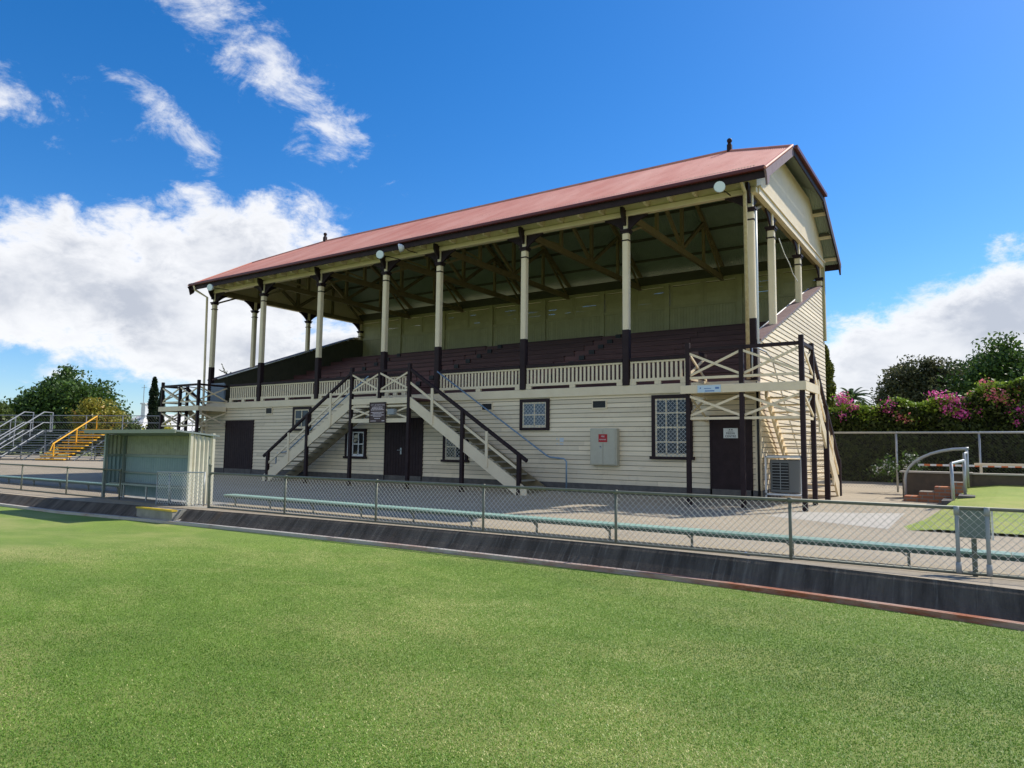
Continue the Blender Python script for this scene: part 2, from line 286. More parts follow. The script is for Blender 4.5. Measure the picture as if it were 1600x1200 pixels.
# ------------------------------------------------------------------ mesh builder
ORG = {}
class MB:
    def __init__(s): s.v = []; s.f = []
    def add(s, vs, fs):
        o = len(s.v); s.v += [tuple(v) for v in vs]; s.f += [tuple(i + o for i in f) for f in fs]; return s
    def box(s, x0, x1, y0, y1, z0, z1):
        vs = [(x, y, z) for z in (z0, z1) for y in (y0, y1) for x in (x0, x1)]
        return s.add(vs, [(0, 2, 3, 1), (4, 5, 7, 6), (0, 1, 5, 4), (2, 6, 7, 3), (0, 4, 6, 2), (1, 3, 7, 5)])
    def beam(s, p, q, w, h, upv=(0, 0, 1)):
        """square-section bar from p to q; w across, h along upv"""
        p = Vector(p); q = Vector(q); d = (q - p).normalized(); u = Vector(upv); sd = d.cross(u)
        if sd.length < 1e-4: sd = Vector((1, 0, 0))
        sd.normalize(); u = sd.cross(d).normalized(); vs = []
        for c in (p, q):
            for a, b in ((-1, -1), (1, -1), (1, 1), (-1, 1)): vs.append(c + sd * (a * w / 2) + u * (b * h / 2))
        return s.add(vs, [(3, 2, 1, 0), (4, 5, 6, 7), (0, 1, 5, 4), (1, 2, 6, 5), (2, 3, 7, 6), (3, 0, 4, 7)])
    def tube(s, pts, r, n=8, r1=None, cap=True):
        pts = [Vector(p) for p in pts]; rings = []; o = len(s.v); N_ = len(pts); ref = None
        for i, p in enumerate(pts):
            d = (pts[min(i + 1, N_ - 1)] - pts[max(i - 1, 0)]).normalized()
            if ref is None:
                ref = Vector((0, 0, 1)) if abs(d.z) < .9 else Vector((1, 0, 0))
            a = d.cross(ref).normalized(); b = a.cross(d).normalized(); ref = b
            rr = r if r1 is None else r + (r1 - r) * i / (N_ - 1)
            for k in range(n):
                t = 2 * math.pi * k / n; s.v.append(tuple(p + a * (rr * math.cos(t)) + b * (rr * math.sin(t))))
        for i in range(N_ - 1):
            for k in range(n):
                k2 = (k + 1) % n; s.f.append((o + i * n + k, o + i * n + k2, o + (i + 1) * n + k2, o + (i + 1) * n + k))
        if cap:
            s.f.append(tuple(o + k for k in reversed(range(n)))); s.f.append(tuple(o + (N_ - 1) * n + k for k in range(n)))
        return s
    def prism(s, poly, axis, a0, a1):
        """polygon in the plane across axis (0:x -> (y,z), 1:y -> (x,z), 2:z -> (x,y)) extruded a0..a1"""
        def mk(p, a): return (a, p[0], p[1]) if axis == 0 else (p[0], a, p[1]) if axis == 1 else (p[0], p[1], a)
        n = len(poly); vs = [mk(p, a0) for p in poly] + [mk(p, a1) for p in poly]
        fs = [tuple(range(n)), tuple(reversed(range(n, 2 * n)))] + [(i, i + n, (i + 1) % n + n, (i + 1) % n) for i in range(n)]
        return s.add(vs, fs)
    def ball(s, c, r, n=12, m_=8, sc=(1, 1, 1)):
        o = len(s.v)
        for i in range(1, m_):
            ph = math.pi * i / m_
            for k in range(n):
                t = 2 * math.pi * k / n
                s.v.append((c[0] + sc[0] * r * math.sin(ph) * math.cos(t), c[1] + sc[1] * r * math.sin(ph) * math.sin(t), c[2] + sc[2] * r * math.cos(ph)))
        for i in range(m_ - 2):
            for k in range(n):
                k2 = (k + 1) % n; s.f.append((o + i * n + k, o + (i + 1) * n + k, o + (i + 1) * n + k2, o + i * n + k2))
        t_ = len(s.v); s.v += [(c[0], c[1], c[2] + sc[2] * r), (c[0], c[1], c[2] - sc[2] * r)]
        for k in range(n):
            k2 = (k + 1) % n; s.f.append((t_, o + k, o + k2)); s.f.append((t_ + 1, o + (m_ - 2) * n + k2, o + (m_ - 2) * n + k))
        return s
    def build(s, name, material, parent=None, bevel=0, smooth=False):
        off = Vector(ORG.get(parent.name, (0, 0, 0))) if parent else Vector((0, 0, 0))
        me = bpy.data.meshes.new(name)
        me.from_pydata([(v[0] - off.x, v[1] - off.y, v[2] - off.z) for v in s.v], [], s.f)
        me.materials.append(material)
        import bmesh
        b = bmesh.new(); b.from_mesh(me); bmesh.ops.recalc_face_normals(b, faces=b.faces); b.to_mesh(me); b.free()
        if smooth: me.polygons.foreach_set('use_smooth', [True] * len(me.polygons))
        o = bpy.data.objects.new(name, me); scn.collection.objects.link(o)
        if parent: o.parent = parent
        ORG[o.name] = tuple(off)
        if bevel:
            bv = o.modifiers.new('bevel', 'BEVEL'); bv.width = bevel; bv.segments = 1; bv.limit_method = 'ANGLE'
        return o
def tag(o, label=None, cat=None, group=None, kind=None):
    if label: o['label'] = label
    if cat: o['category'] = cat
    if group: o['group'] = group
    if kind: o['kind'] = kind
    return o
def thing(name, label, cat, loc, group=None):
    o = bpy.data.objects.new(name, None); scn.collection.objects.link(o); o.location = loc; o.empty_display_size = .2
    ORG[o.name] = tuple(loc); return tag(o, label, cat, group)
def struct(name, mb, material, kind='structure', **k):
    o = mb.build(name, material, **k); o['kind'] = kind; return o
def one(name, mb, material, label, cat, loc, group=None, **k):
    """a thing that is one mesh: origin moved to loc"""
    off = Vector(loc); mb.v = [tuple(Vector(v) - off) for v in mb.v]
    o = mb.build(name, material, **k); o.location = loc; return tag(o, label, cat, group)
def text(name, s, size, p, material, parent, normal='-y', align='CENTER'):
    cu = bpy.data.curves.new(name, 'FONT'); cu.body = s; cu.size = size; cu.align_x = align; cu.align_y = 'CENTER'; cu.extrude = .002; cu.space_line = .95
    o = bpy.data.objects.new(name, cu); scn.collection.objects.link(o)
    dg = bpy.context.evaluated_depsgraph_get(); me = bpy.data.meshes.new_from_object(o.evaluated_get(dg)); bpy.data.objects.remove(o)
    me.transform(Matrix.Rotation(R(90), 4, 'X'))
    off = Vector(ORG.get(parent.name, (0, 0, 0))); me.transform(Matrix.Translation(Vector(p) - off)); me.materials.clear(); me.materials.append(material)
    o = bpy.data.objects.new(name, me); scn.collection.objects.link(o); o.parent = parent; ORG[o.name] = tuple(off); return o

def lerp_tab(tab, x):
    if x <= tab[0][0]: return tab[0][1]
    for (a, b), (c, d) in zip(tab, tab[1:]):
        if x <= c: return b + (d - b) * (x - a) / (c - a)
    return tab[-1][1]
GZ = [(9.2, .25), (15, .27), (16.6, .28), (17.9, .36), (21, .40), (26, .42), (40, .42)]
def gz(y): return lerp_tab(GZ, y)
ZE = [(-22, .25), (-13, .275), (-7, .295), (-4, .305), (9, .305)]
def edge(x): return 8.82 + off_k(x)
def off_k(x): return -min(.75, .0045 * (x + 4.5) ** 2 if x < -4.5 else .018 * (x + 4.5) ** 2)

# ------------------------------------------------------------------ ground
g = MB(); g.add([(-900, -300, -.12), (900, -300, -.12), (900, 900, -.12), (-900, 900, -.12)], [(0, 1, 2, 3)]); struct('ground', g, ROUGHG)
g = MB(); xs = np.linspace(-75, 14, 179)
for x in xs:
    g.v += [(x, -14, 0), (x, 8.5 + off_k(x), 0)]
for i in range(len(xs) - 1): g.f.append((2 * i, 2 * i + 2, 2 * i + 3, 2 * i + 1))
struct('bowling_green', g, TURF)
# kerb rail
g = MB(); sec = [(8.44, -.02), (8.44, .055), (8.52, .06), (8.52, .0)]
for x in xs:
    for y, z in sec: g.v.append((x, y + off_k(x), z))
for i in range(len(xs) - 1):
    for k in range(3): g.f.append((4 * i + k, 4 * i + 4 + k, 4 * i + 5 + k, 4 * i + 1 + k))
struct('green_kerb', g, KERB)
# sloping concrete bank (ditch face)
g = MB(); sec = [(0, -.08), (.10, .04), (.5, .45), (.86, .86), (1, .985), (1.02, 1)]
for x in xs:
    ya, yb = 8.52 + off_k(x), edge(x)
    ze = lerp_tab(ZE, x)
    for y, z in sec: g.v.append((x, ya + (yb - ya) * y, z * ze))
for i in range(len(xs) - 1):
    for k in range(5): g.f.append((6 * i + k, 6 * i + 6 + k, 6 * i + 7 + k, 6 * i + 1 + k))
struct('concrete_bank', g, BANK)
# concourse
g = MB(); ys = [9.20, 9.4, 12, 15, 16.6, 17.9, 21, 24.2, 31.2]
for x in xs:
    for j, y in enumerate(ys): g.v.append((x, y if j else edge(x), gz(y) if j else lerp_tab(ZE, x)))
n = len(ys)
for i in range(len(xs) - 1):
    for k in range(n - 1): g.f.append((n * i + k, n * (i + 1) + k, n * (i + 1) + k + 1, n * i + k + 1))
struct('concourse', g, CONC)
g = MB(); P = [(-3.75, 15.0), (-1.45, 13.9), (-1.45, 17.1), (-3.5, 16.2)]
g.add([(x, y, gz(y) + .004) for x, y in P], [(0, 1, 2, 3)]); struct('concrete_patch', g, CONCP)
# raised lawn on the right
def lawn_z(x, y): return .31 + max(0, (y - 14.0)) * .068
bx = [(13.95, -1.5), (14.6, -1.25), (15.6, -.98), (17.0, -.8), (18.4, -.66), (19.2, -.55), (21.6, -.45)]
g = MB(); rows = np.linspace(13.95, 21.6, 16); cols = np.linspace(0, 1, 14)
for y in rows:
    x0 = lerp_tab(bx, y)
    for t in cols: g.v.append((x0 + t * (9 - x0), y + (.35 * t if y < 14.3 else 0) , lawn_z(0, y) + (.0 if t else -.08)))
for i in range(len(rows) - 1):
    for k in range(13): g.f.append((14 * i + k, 14 * i + k + 1, 14 * i + 15 + k, 14 * i + 14 + k))
struct('lawn', g, LAWN)
g = MB(); g.box(-1.3, 12, 21.75, 32, .2, .86); struct('upper_terrace', g, CONC)

# ------------------------------------------------------------------ grandstand
X0, X1, YF, YB = -27.78, -4.6, 17.9, 26.8
ZD = 3.35
COLS = [-4.72, -8.17, -11.57, -14.96, -17.42, -20.82, -24.25, -27.62]
gs = thing('grandstand', 'two-storey cream weatherboard grandstand with faded red roof and brown trim', 'grandstand', ((X0 + X1) / 2, YF, .37))
def rake(y): return 4.39 + .361 * (y - 18.04)
# front weatherboards
def lapped(mb, x0, x1, z, y=YF, bh=.133):
    mb.prism([(y + .012, z + .006), (y - .026, z), (y - .008, z + bh - .013), (y + .012, z + bh - .013)], 0, x0, x1)
b = MB(); z = .62; k = 0
while z < 3.08:
    x = X0
    while x < X1:
        xe = min(X1, x + random.uniform(3.2, 5.8)); lapped(b, x + .002, xe - .002, z); x = xe
    z += .133
b.build('front_wall', BOARD, gs)
b = MB(); b.box(X0, X1, YF + .02, YF + .1, .4, 3.35); b.build('wall_backing', DKLINE, gs)  # dark sheet seen through the board gaps, standing in for lap shadows
b = MB(); b.box(X0 - .02, X1 + .02, YF - .05, YF + .1, .15, .615); b.build('plinth', STONE, gs)
b = MB(); b.box(X0 - .03, X1 + .03, YF - .07, YF + .05, 3.09, 3.345); b.build('floor_beam', CREAM, gs, bevel=.008)
b = MB(); b.box(X0 - .03, X0 + .09, YF - .045, YF, .6, 3.09); b.build('corner_board', CREAM, gs)
b = MB(); b.box(X1 - .11, X1 + .03, YF - .045, YF, .45, 3.09); b.build('corner_board', CREAM, gs)
# side walls
def side_wall(xs_, sgn):
    mb = MB(); z = .62
    while z < 7.4:
        ys0 = max(YF, 18.04 + (z - 4.39) / .361) if z > 4.3 else YF
        ys1 = max(YF, 18.04 + (z + .133 - 4.39) / .361) if z + .133 > 4.34 else YF
        if ys1 < 26.6:
            xa, xb = xs_ + sgn * .022, xs_ + sgn * .006
            vs = [(xs_ - sgn * .02, ys0, z), (xs_ - sgn * .02, YB, z), (xa, YB, z), (xa, ys0, z), (xs_ - sgn * .02, ys1, z + .121), (xs_ - sgn * .02, YB, z + .121), (xb, YB, z + .121), (xb, ys1, z + .121)]
            mb.add(vs, [(0, 1, 2, 3), (4, 5, 6, 7), (0, 1, 5, 4), (1, 2, 6, 5), (2, 3, 7, 6), (3, 0, 4, 7)])
        z += .133
    mb.build('side_wall', BOARD, gs)
    p = MB(); p.prism([(YF, .3), (YB, .3), (YB, 7.2), (26.0, rake(26.0) - .05), (YF + .02, rake(YF) - .05)], 0, xs_ - sgn * .06 - .02, xs_ - sgn * .06 + .02); p.build('wall_backing', DKLINE, gs)  # dark backing paints the shadow lines between the side boards
    p = MB(); p.box(xs_ - .08, xs_ + .08, YF - .02, YB + .02, .15, .615); p.build('side_plinth', STONE, gs)
    c = MB(); cx = xs_ - sgn * .09
    c.beam((cx, YF - .02, rake(YF - .02) + .02), (cx, 26.05, rake(26.05) + .02), .34, .055); c.build('rake_capping', CAPM, gs)
    il = MB(); xi = xs_ - sgn * .2; y = YF + .05
    while y < YB - .1:
        il.prism([(y, ZD), (y + .094, ZD), (y + .094, rake(min(y, 26)) - .03), (y, rake(min(y, 26)) - .03)], 0, min(xi, xi - sgn * .02), max(xi, xi - sgn * .02)); y += .1
    il.build('inner_lining', DKLINE, gs)
    h = MB(); h.tube([(xi - sgn * .12, 18.1, rake(18.1) + .0), (xi - sgn * .12, 25.9, rake(25.9) + .02)], .028, 8)
    for y in (18.6, 20.4, 22.2, 24.0, 25.6): h.tube([(xi - sgn * .12, y, rake(y) + .0), (xi, y, rake(y) - .08)], .012, 6)
    h.build('rake_handrail', WHITE, gs, smooth=True)
side_wall(X1, 1); side_wall(X0, -1)
# back wall: vertical boards below, shuttered louvres above
b = MB(); b.box(X0, X1, YB - .02, YB + .02, .2, 6.2); b.build('back_wall', BOARD, gs)
b = MB(); x = X0 + .05
while x < X1 - .1:
    b.box(x, x + .115, YB - .10, YB - .05, 5.9, 7.25); x += .12
b.build('back_lining', OLIVE, gs)
BAYS = list(np.linspace(X0, X1, 9)); bw = BAYS[1] - BAYS[0]
fr = MB()
for x in BAYS: fr.box(x - .09, x + .09, YB - .16, YB + .02, 5.5, 8.35)
[fr.box(BAYS[i_] + bw / 2 - .04, BAYS[i_] + bw / 2 + .04, YB - .09, YB + .01, 7.34, 8.16) for i_ in range(8)]; fr.box(X0, X1, YB - .13, YB + .02, 7.22, 7.34); fr.box(X0, X1, YB - .13, YB + .02, 8.16, 8.4); fr.build('back_frame', OLIVE, gs)
for i in range(8):
    xa, xb = BAYS[i] + (.10 if i in (2, 5, 6) else .088), BAYS[i + 1] - .088; xm = (xa + xb) / 2
    for a, c in ((xa, xm - .03), (xm + .03, xb)):
        s = MB(); gap = .004 if random.random() < .35 else 0
        s.box(a + gap, a + .09, YB - .07, YB - .02, 7.34, 8.16); s.box(c - .09, c - gap, YB - .07, YB - .02, 7.34, 8.16)
        for z0 in (7.345, 7.54, 7.735, 7.93):
            cut = a + .09
            while cut < c - .09:
                e = min(c - .09, cut + random.uniform(.25, .7)); hgt = .195 - (random.uniform(.004, .010) if random.random() < .28 else 0)
                s.box(cut, e, YB - .055, YB - .03, z0, z0 + hgt); cut = e
        s.build('shutter', OLIVE, gs)
# decks and seating tiers
b = MB(); b.box(X0 + .05, X1 - .05, YF - .02, 19.2, 3.2, 3.352); b.build('walkway_deck', SEAT, gs)
AIS = [(-12.6, -11.95), (-18.35, -17.65), (-24.3, -23.65)]
def in_aisle_segments(x0, x1):
    segs = []; x = x0
    for a, c in sorted(AIS): segs.append((x, a)); x = c
    segs.append((x, x1)); return segs
NR = 9; PIT = .76; RIS = .295
for i in range(NR):
    y0 = 19.15 + i * PIT; zt = ZD + .40 + RIS * i
    s = MB()
    for a, c in in_aisle_segments(X0 + .25, X1 - .25):
        nb = max(1, int((c - a) / 2.9)); w_ = (c - a) / nb
        for q in range(nb):
            xa, xb = a + q * w_ + .004, a + (q + 1) * w_ - .004
            s.box(xa, xb, y0 - .03, y0 + .13, zt - .035, zt); s.box(xa, xb, y0 + .14, y0 + .32, zt - .035, zt)
            s.box(xa, xb, y0 + .0, y0 + .025, zt - .17, zt - .04); s.box(xa, xb, y0 + .012, y0 + .035, zt - .33, zt - .18)
    s.box(X0 + .25, X1 - .25, y0 + .03, y0 + .05, zt - .45, zt - .03)
    for a, c in AIS: s.box(a, c, y0 - .06, y0 + .3, zt - .26, zt - .22)
    s.box(X0 + .25, X1 - .25, y0 + .05, y0 + PIT + .04, zt - .36, zt - .33)
    row_ = s.build('seating_row', SEAT, gs)
    for a, c in AIS:
        q = MB(); q.box(c - .02, c + .20, y0 - .05, y0 + .02, zt - .17, zt - .02); q.build('notch_shade_block', BLACK, row_)  # solid black block painted in for the shaded gap at the seat ends
# balustrades between columns
def balustrade(xa, xb, y):
    top = MB(); top.box(xa, xb, y - .06, y + .06, 4.0, 4.09); t = top.build('balustrade_rail', BROWN, gs)
    m_ = MB(); m_.box(xa, xb, y - .03, y + .03, 3.95, 4.0); m_.box(xa, xb, y - .045, y + .045, 3.44, 3.52)
    n_ = max(2, int((xb - xa) / .128))
    for i in range(n_ + 1):
        x = xa + .03 + (xb - xa - .06) * i / n_; m_.box(x - .032, x + .032, y - .012, y + .012, 3.52, 3.95)
    nb = max(2, int((xb - xa) / 1.5))
    for i in range(nb + 1):
        x = xa + .08 + (xb - xa - .16) * i / nb; m_.box(x - .09, x + .09, y - .04, y + .04, 3.352, 3.44)
    m_.build('balusters', CREAM, gs)
for i in range(7):
    xa, xb = COLS[i + 1] + .12, COLS[i] - .12
    if i == 0: xb = -6.45
    if i == 6: xa = -26.2
    if i == 3: continue
    balustrade(xa, xb, YF)
balustrade(-17.30, -16.35, YF)
# columns
def chamf(mb, x, y, r, z0, z1, ch=.3):
    c = r * (1 - ch); mb.prism([(x - r, y - c), (x - c, y - r), (x + c, y - r), (x + r, y - c), (x + r, y + c), (x + c, y + r), (x - c, y + r), (x - r, y + c)], 2, z0, z1)
def arcbr(mb, cx, cy, zt, lx, lz, ax, sgn, th=.05, off=.07):
    pts = [(sgn * off, zt), (sgn * (off + lx), zt), (sgn * (off + lx), zt - .05)]
    for k in range(1, 8):
        a = math.pi / 2 * k / 8; pts.append((sgn * (off + .05 + (lx - .05) * (1 - math.sin(a)) ** .72), zt - .05 - (lz - .05) * (1 - math.cos(a)) ** .72))
    pts += [(sgn * (off + .035), zt - lz), (sgn * off, zt - lz)]
    if ax == 0: mb.prism([(cx + p[0], p[1]) for p in pts], 1, cy - th / 2, cy + th / 2)
    else: mb.prism([(cy + p[0], p[1]) for p in pts], 0, cx - th / 2, cx + th / 2)
def column(x, y, zb, side=False, zsplit=4.9, dirs=(-1, 1)):
    c = MB(); chamf(c, x, y, .092, max(zb, zsplit if not side else zb), 7.72, .28); chamf(c, x, y, .062, 7.72, 8.14, .1); col = c.build('column', CREAM, gs)
    if not side:
        d = MB(); chamf(d, x, y, .097, zb, zsplit, .2); d.build('column_base', BROWN, col)
    cap = MB(); cap.box(x - .14, x + .14, y - .14, y + .14, 7.70, 7.75); cap.box(x - .115, x + .115, y - .115, y + .115, 7.64, 7.70); cap.build('capital', BROWN, col)
    cap = MB(); cap.box(x - .106, x + .106, y - .106, y + .106, 7.42, 7.455); cap.build('column_band', BROWN, col)
    br = MB()
    for s in dirs: arcbr(br, x, y, 8.13, .58 if not side else .5, .40, 1 if side else 0, s)
    if not side: br.box(x - .035, x + .035, y - .17, y - .075, 7.86, 8.3); br.prism([(y - .16, 8.34), (y - .34, 8.34), (y - .32, 8.16), (y - .24, 8.02), (y - .16, 7.92)], 0, x - .04, x + .04); arcbr(br, x, y, 8.13, .5, .40, 1, 1)
    br.build('bracket', BROWN, col)
for i, x in enumerate(COLS):
    column(x, YF, 3.345, dirs=(-1,) if i == 0 else (1,) if i == 7 else (-1, 1))
for xs_ in (X1 - .07, X0 + .07):
    for y in (20.0 if xs_ < -20 else 19.75, 23.1): column(xs_, y, rake(y) - .1, True)
    column(xs_, 26.62, rake(26), True, dirs=(-1,))
# eave beam, frieze, rafters, fascia, gutter
b = MB(); b.box(X0 - .05, X1 + .05, YF - .10, YF + .08, 8.13, 8.27); b.build('eave_beam', CREAM, gs, bevel=.01)
b = MB(); b.box(X0 - .05, X1 + .05, YF - .03, YF + .03, 8.30, 8.86); b.build('frieze_board', CREAM, gs)
SL = .55
def roofz(y): return 8.45 + SL * (min(y, 44.7 - y) - 17.15)
XA, XBn = -4.13, -28.25; XR, XL = -6.53, -25.84; YC = 22.35; YCL = 20.12
x = X0 + .42; b = MB()
for i in range(7):
    a_, c_ = COLS[i + 1], COLS[i]; nb = 4 if c_ - a_ > 3 else 3
    for q in range(1, nb + 1):
        x = a_ + (c_ - a_) * q / (nb + 1); b.prism([(17.50, 8.40), (17.50, 8.54), (YF - .03, 8.62), (YF - .03, 8.30), (17.58, 8.30)], 0, x - .04, x + .04); b.build('rafter_end', CREAM, gs); b = MB()
for (y0, y1, nm) in ((17.12, 17.155, 'fascia'), (27.55, 27.585, 'back_fascia')):
    b = MB(); b.box(XBn + .03, XA - .03, y0, y1, 8.20, 8.42); b.build(nm, BROWN, gs)
b = MB(); b.box(XBn, XA, 17.0, 17.118, 8.37, 8.475); b.build('gutter', GUT, gs, bevel=.02)
b = MB(); b.box(XBn, XA, 27.59, 27.7, 8.37, 8.475); b.build('back_gutter', GUT, gs, bevel=.02)
def roof_y_top(x):
    """Y of the upper edge of the front slope at x (ridge, or the clipped gable hip)"""
    if x > XR: t = (x - XR) / (XA - XR)
    elif x < XL: t = (XL - x) / (XL - XBn)
    else: return YC
    return YC + (YCL - YC) * t
def corr_sheet(mb, front, dz, pitch=.076, amp=.013, seg=4):
    n_ = int((XA - XBn) / pitch) * seg; o = len(mb.v)
    for i in range(n_ + 1):
        x = XBn + (XA - XBn) * i / n_; a = amp * math.sin(2 * math.pi * i / seg); yt = roof_y_top(x)
        for y in (17.06, yt):
            z = 8.45 + SL * (y - 17.15) + a + dz; mb.v.append((x, y if front else 44.7 - y, z))
    for i in range(n_): mb.f.append((o + 2 * i, o + 2 * i + 2, o + 2 * i + 3, o + 2 * i + 1))
b = MB(); corr_sheet(b, True, 0)
b.build('roof', ROOFM, gs, smooth=True); roof_o = bpy.data.objects['roof']
b = MB(); corr_sheet(b, False, 0); b.build('roof_back_slope', ROOFM, roof_o, smooth=True)
b = MB(); corr_sheet(b, True, -.03); corr_sheet(b, False, -.03); b.build('roof_lining', LINING, gs, smooth=True)
ZR = roofz(YC); ZC = roofz(YCL)
for (xr, xe) in ((XR, XA), (XL, XBn)):
    h = MB(); ln = MB()
    h.add([(xr, YC, ZR + .01), (xe, YCL, ZC + .01), (xe, 44.7 - YCL, ZC + .01)], [(0, 1, 2)])
    ln.add([(xr, YC, ZR - .03), (xe, YCL, ZC - .03), (xe, 44.7 - YCL, ZC - .03)], [(0, 1, 2)])
    h.build('clipped_gable_roof', ROOFM, roof_o); ln.build('clipped_gable_lining', LINING, gs)
rc = MB(); rc.tube([(XL, YC, ZR + .015), (XR, YC, ZR + .015)], .055, 8)
for (xr, xe) in ((XR, XA), (XL, XBn)):
    for yy in (YCL, 44.7 - YCL): rc.tube([(xr, YC, ZR + .02), (xe, yy, ZC + .02)], .04, 8)
rc.build('ridge_capping', ROOFM, roof_o)
for x in (XR, XL):
    f_ = MB(); f_.box(x - .07, x + .07, YC - .07, YC + .07, ZR - .02, ZR + .22); f_.box(x - .05, x + .05, YC - .05, YC + .05, ZR + .22, ZR + .27); f_.ball((x, YC, ZR + .36), .085); f_.build('finial', BROWN, roof_o)
# barge boards and clipped eave trims
for xe, s in ((XA, 1), (XBn, -1)):
    for front in (True, False):
        yy = (lambda y: y) if front else (lambda y: 44.7 - y)
        b = MB(); pts = [(yy(16.98), 8.45 + SL * (16.98 - 17.15) - .02), (yy(YCL), ZC - .02), (yy(YCL), ZC - .27), (yy(17.35), roofz(17.35) - .26), (yy(17.27), roofz(17.3) - .42), (yy(17.12), roofz(17.15) - .45), (yy(17.05), roofz(17.15) - .2)]
        b.prism(pts, 0, xe - .02 * s, xe + .03 * s); b.build('barge_board', CAPM if s > 0 and front else BROWN, gs)
        b = MB(); b.tube([(xe, yy(17.0), roofz(17.0) + .03), (xe, yy(YCL), ZC + .03)], .035, 6); b.build('barge_roll', ROOFM, roof_o)
    b = MB(); b.box(min(xe, xe + .04 * s), max(xe, xe + .04 * s), YCL, 44.7 - YCL, ZC - .26, ZC - .04); b.build('clipped_fascia', BROWN, gs)
    b = MB(); b.box(min(xe + .04 * s, xe + .14 * s), max(xe + .04 * s, xe + .14 * s), YCL - .02, 44.72 - YCL, ZC - .09, ZC + .01); b.build('clipped_gutter', GUT, gs)
# gable panels with vertical boards
for xg, s in ((X1 + .02, 1), (X0 - .02, -1)):
    b = MB(); y = YF + .0
    while y < YB - .05:
        ym = min(y + .088, YB); zt0 = min(roofz(y), ZC) - .06; zt1 = min(roofz(ym), ZC) - .06
        b.prism([(y, 8.30), (ym, 8.30), (ym, zt1), (y, zt0)], 0, min(xg, xg + .022 * s), max(xg, xg + .022 * s)); y += .1
    b.prism([(YF, 8.3), (YB, 8.3), (YB, roofz(YB) - .06), (44.7 - YCL, ZC - .06), (YCL, ZC - .06), (YF, roofz(YF) - .06)], 0, min(xg - .02 * s, xg - .001 * s), max(xg - .02 * s, xg - .001 * s))
    b.build('gable_panel', CREAM, gs)
    b = MB(); b.box(min(xg - .08, xg + .06), max(xg - .08, xg + .06), YF + .08, YB, 8.13, 8.30); b.box(min(xg, xg + .1 * s), max(xg, xg + .1 * s), YF + .1, YB, 8.31, 8.36); b.build('gable_beam', CREAM, gs)
    b = MB()
    for y in (18.4, 19.5, 25.2, 26.2, 27.2): b.box(min(xg, xg + .42 * s), max(xg, xg + .42 * s), y - .04, y + .04, roofz(y) - .17, roofz(y) - .06)
    b.build('outrigger', CREAM, gs)
# trusses and purlins
for x in COLS:
    t = MB(); t.beam((x, YF, 8.22), (x, YB, 8.22), .10, .20)
    tt = max(0, (x - XR) / (XA - XR), (XL - x) / (XL - XBn)); zp = ZR - tt * (ZR - ZC); yp = YC + (YCL - YC) * tt
    t.beam((x, 17.6, roofz(17.6) - .2), (x, yp, zp - .2), .10, .16); t.beam((x, YB + .3, roofz(YB + .3) - .2), (x, 44.7 - yp, zp - .2), .10, .16)
    if tt: t.beam((x, yp, zp - .22), (x, 44.7 - yp, zp - .22), .09, .14)
    t.beam((x, YC, 8.3), (x, YC, zp - .25), .10, .14)
    for s in (-1, 1):
        yq = YC + s * 2.2; zq = min(roofz(yq), zp); t.beam((x, yq, 8.3), (x, yq, zq - .28), .09, .12)
        t.beam((x, YC + s * .08, 8.36), (x, yq, zq - .3), .09, .12); t.beam((x, YC + s * 4.2, 8.32), (x, yq, zq - .3), .05, .09)
    t.build('roof_truss', BEAMW, gs)
    k = MB(); k.beam((x, YF + .05, 7.7), (x, YF + 1.1, 8.15), .05, .07); k.build('truss_brace', BEAMW, gs)
pu = MB()
for y in (18.6, 19.6, 20.6, 21.5, 23.2, 24.1, 25.1, 26.1):
    dx_ = max(0, 1 - abs(y - YC) / (YC - YCL)) * (XA - XR) + .1
    pu.box(XBn + dx_, XA - dx_, y - .04, y + .04, roofz(y) - .13, roofz(y) - .045)
pu.build('purlins', DKLINE, gs)
b = MB(); b.box(X0, X1, YB - .24, YB - .16, 8.28, 8.62); b.build('back_eave_beam', DKLINE, gs)
# longitudinal wire/rod braces
b = MB()
for i in range(7):
    b.beam((COLS[i], YC - 2.2, 8.4), (COLS[i + 1], YC - 2.2, roofz(YC - 2.2) - .3), .05, .07)
b.build('longitudinal_brace', BEAMW, gs)
# downpipes
def pipe(pts, r, m_, nm, par=gs, n_=8): b = MB(); b.tube(pts, r, n_); return b.build(nm, m_, par, smooth=True)
pipe([(-4.78, 17.2, 8.4), (-4.78, 17.3, 8.25), (-4.78, 17.6, 8.1), (-4.78, 17.62, 3.35)], .05, AGED, 'downpipe')
pipe([(-4.55, 17.72, 7.6), (-4.55, 17.72, 3.3)], .028, WHITE, 'downpipe')
pipe([(-27.95, 17.08, 8.4), (-27.95, 17.15, 8.2), (-27.84, 17.66, 7.95), (-27.84, 17.74, 3.0), (-27.84, 17.74, .4)], .05, CREAM, 'downpipe')
pipe([(-4.62, 17.80, 3.3), (-4.62, 17.80, .45)], .03, BLACK, 'downpipe')
# cable hanging from the side column
pipe([(-4.5, 19.9, 7.45), (-4.45, 20.3, 7.1), (-4.45, 20.9, 6.95), (-4.45, 21.3, 6.75), (-4.45, 21.9, 6.65)], .012, WHITE, 'loose_cable')

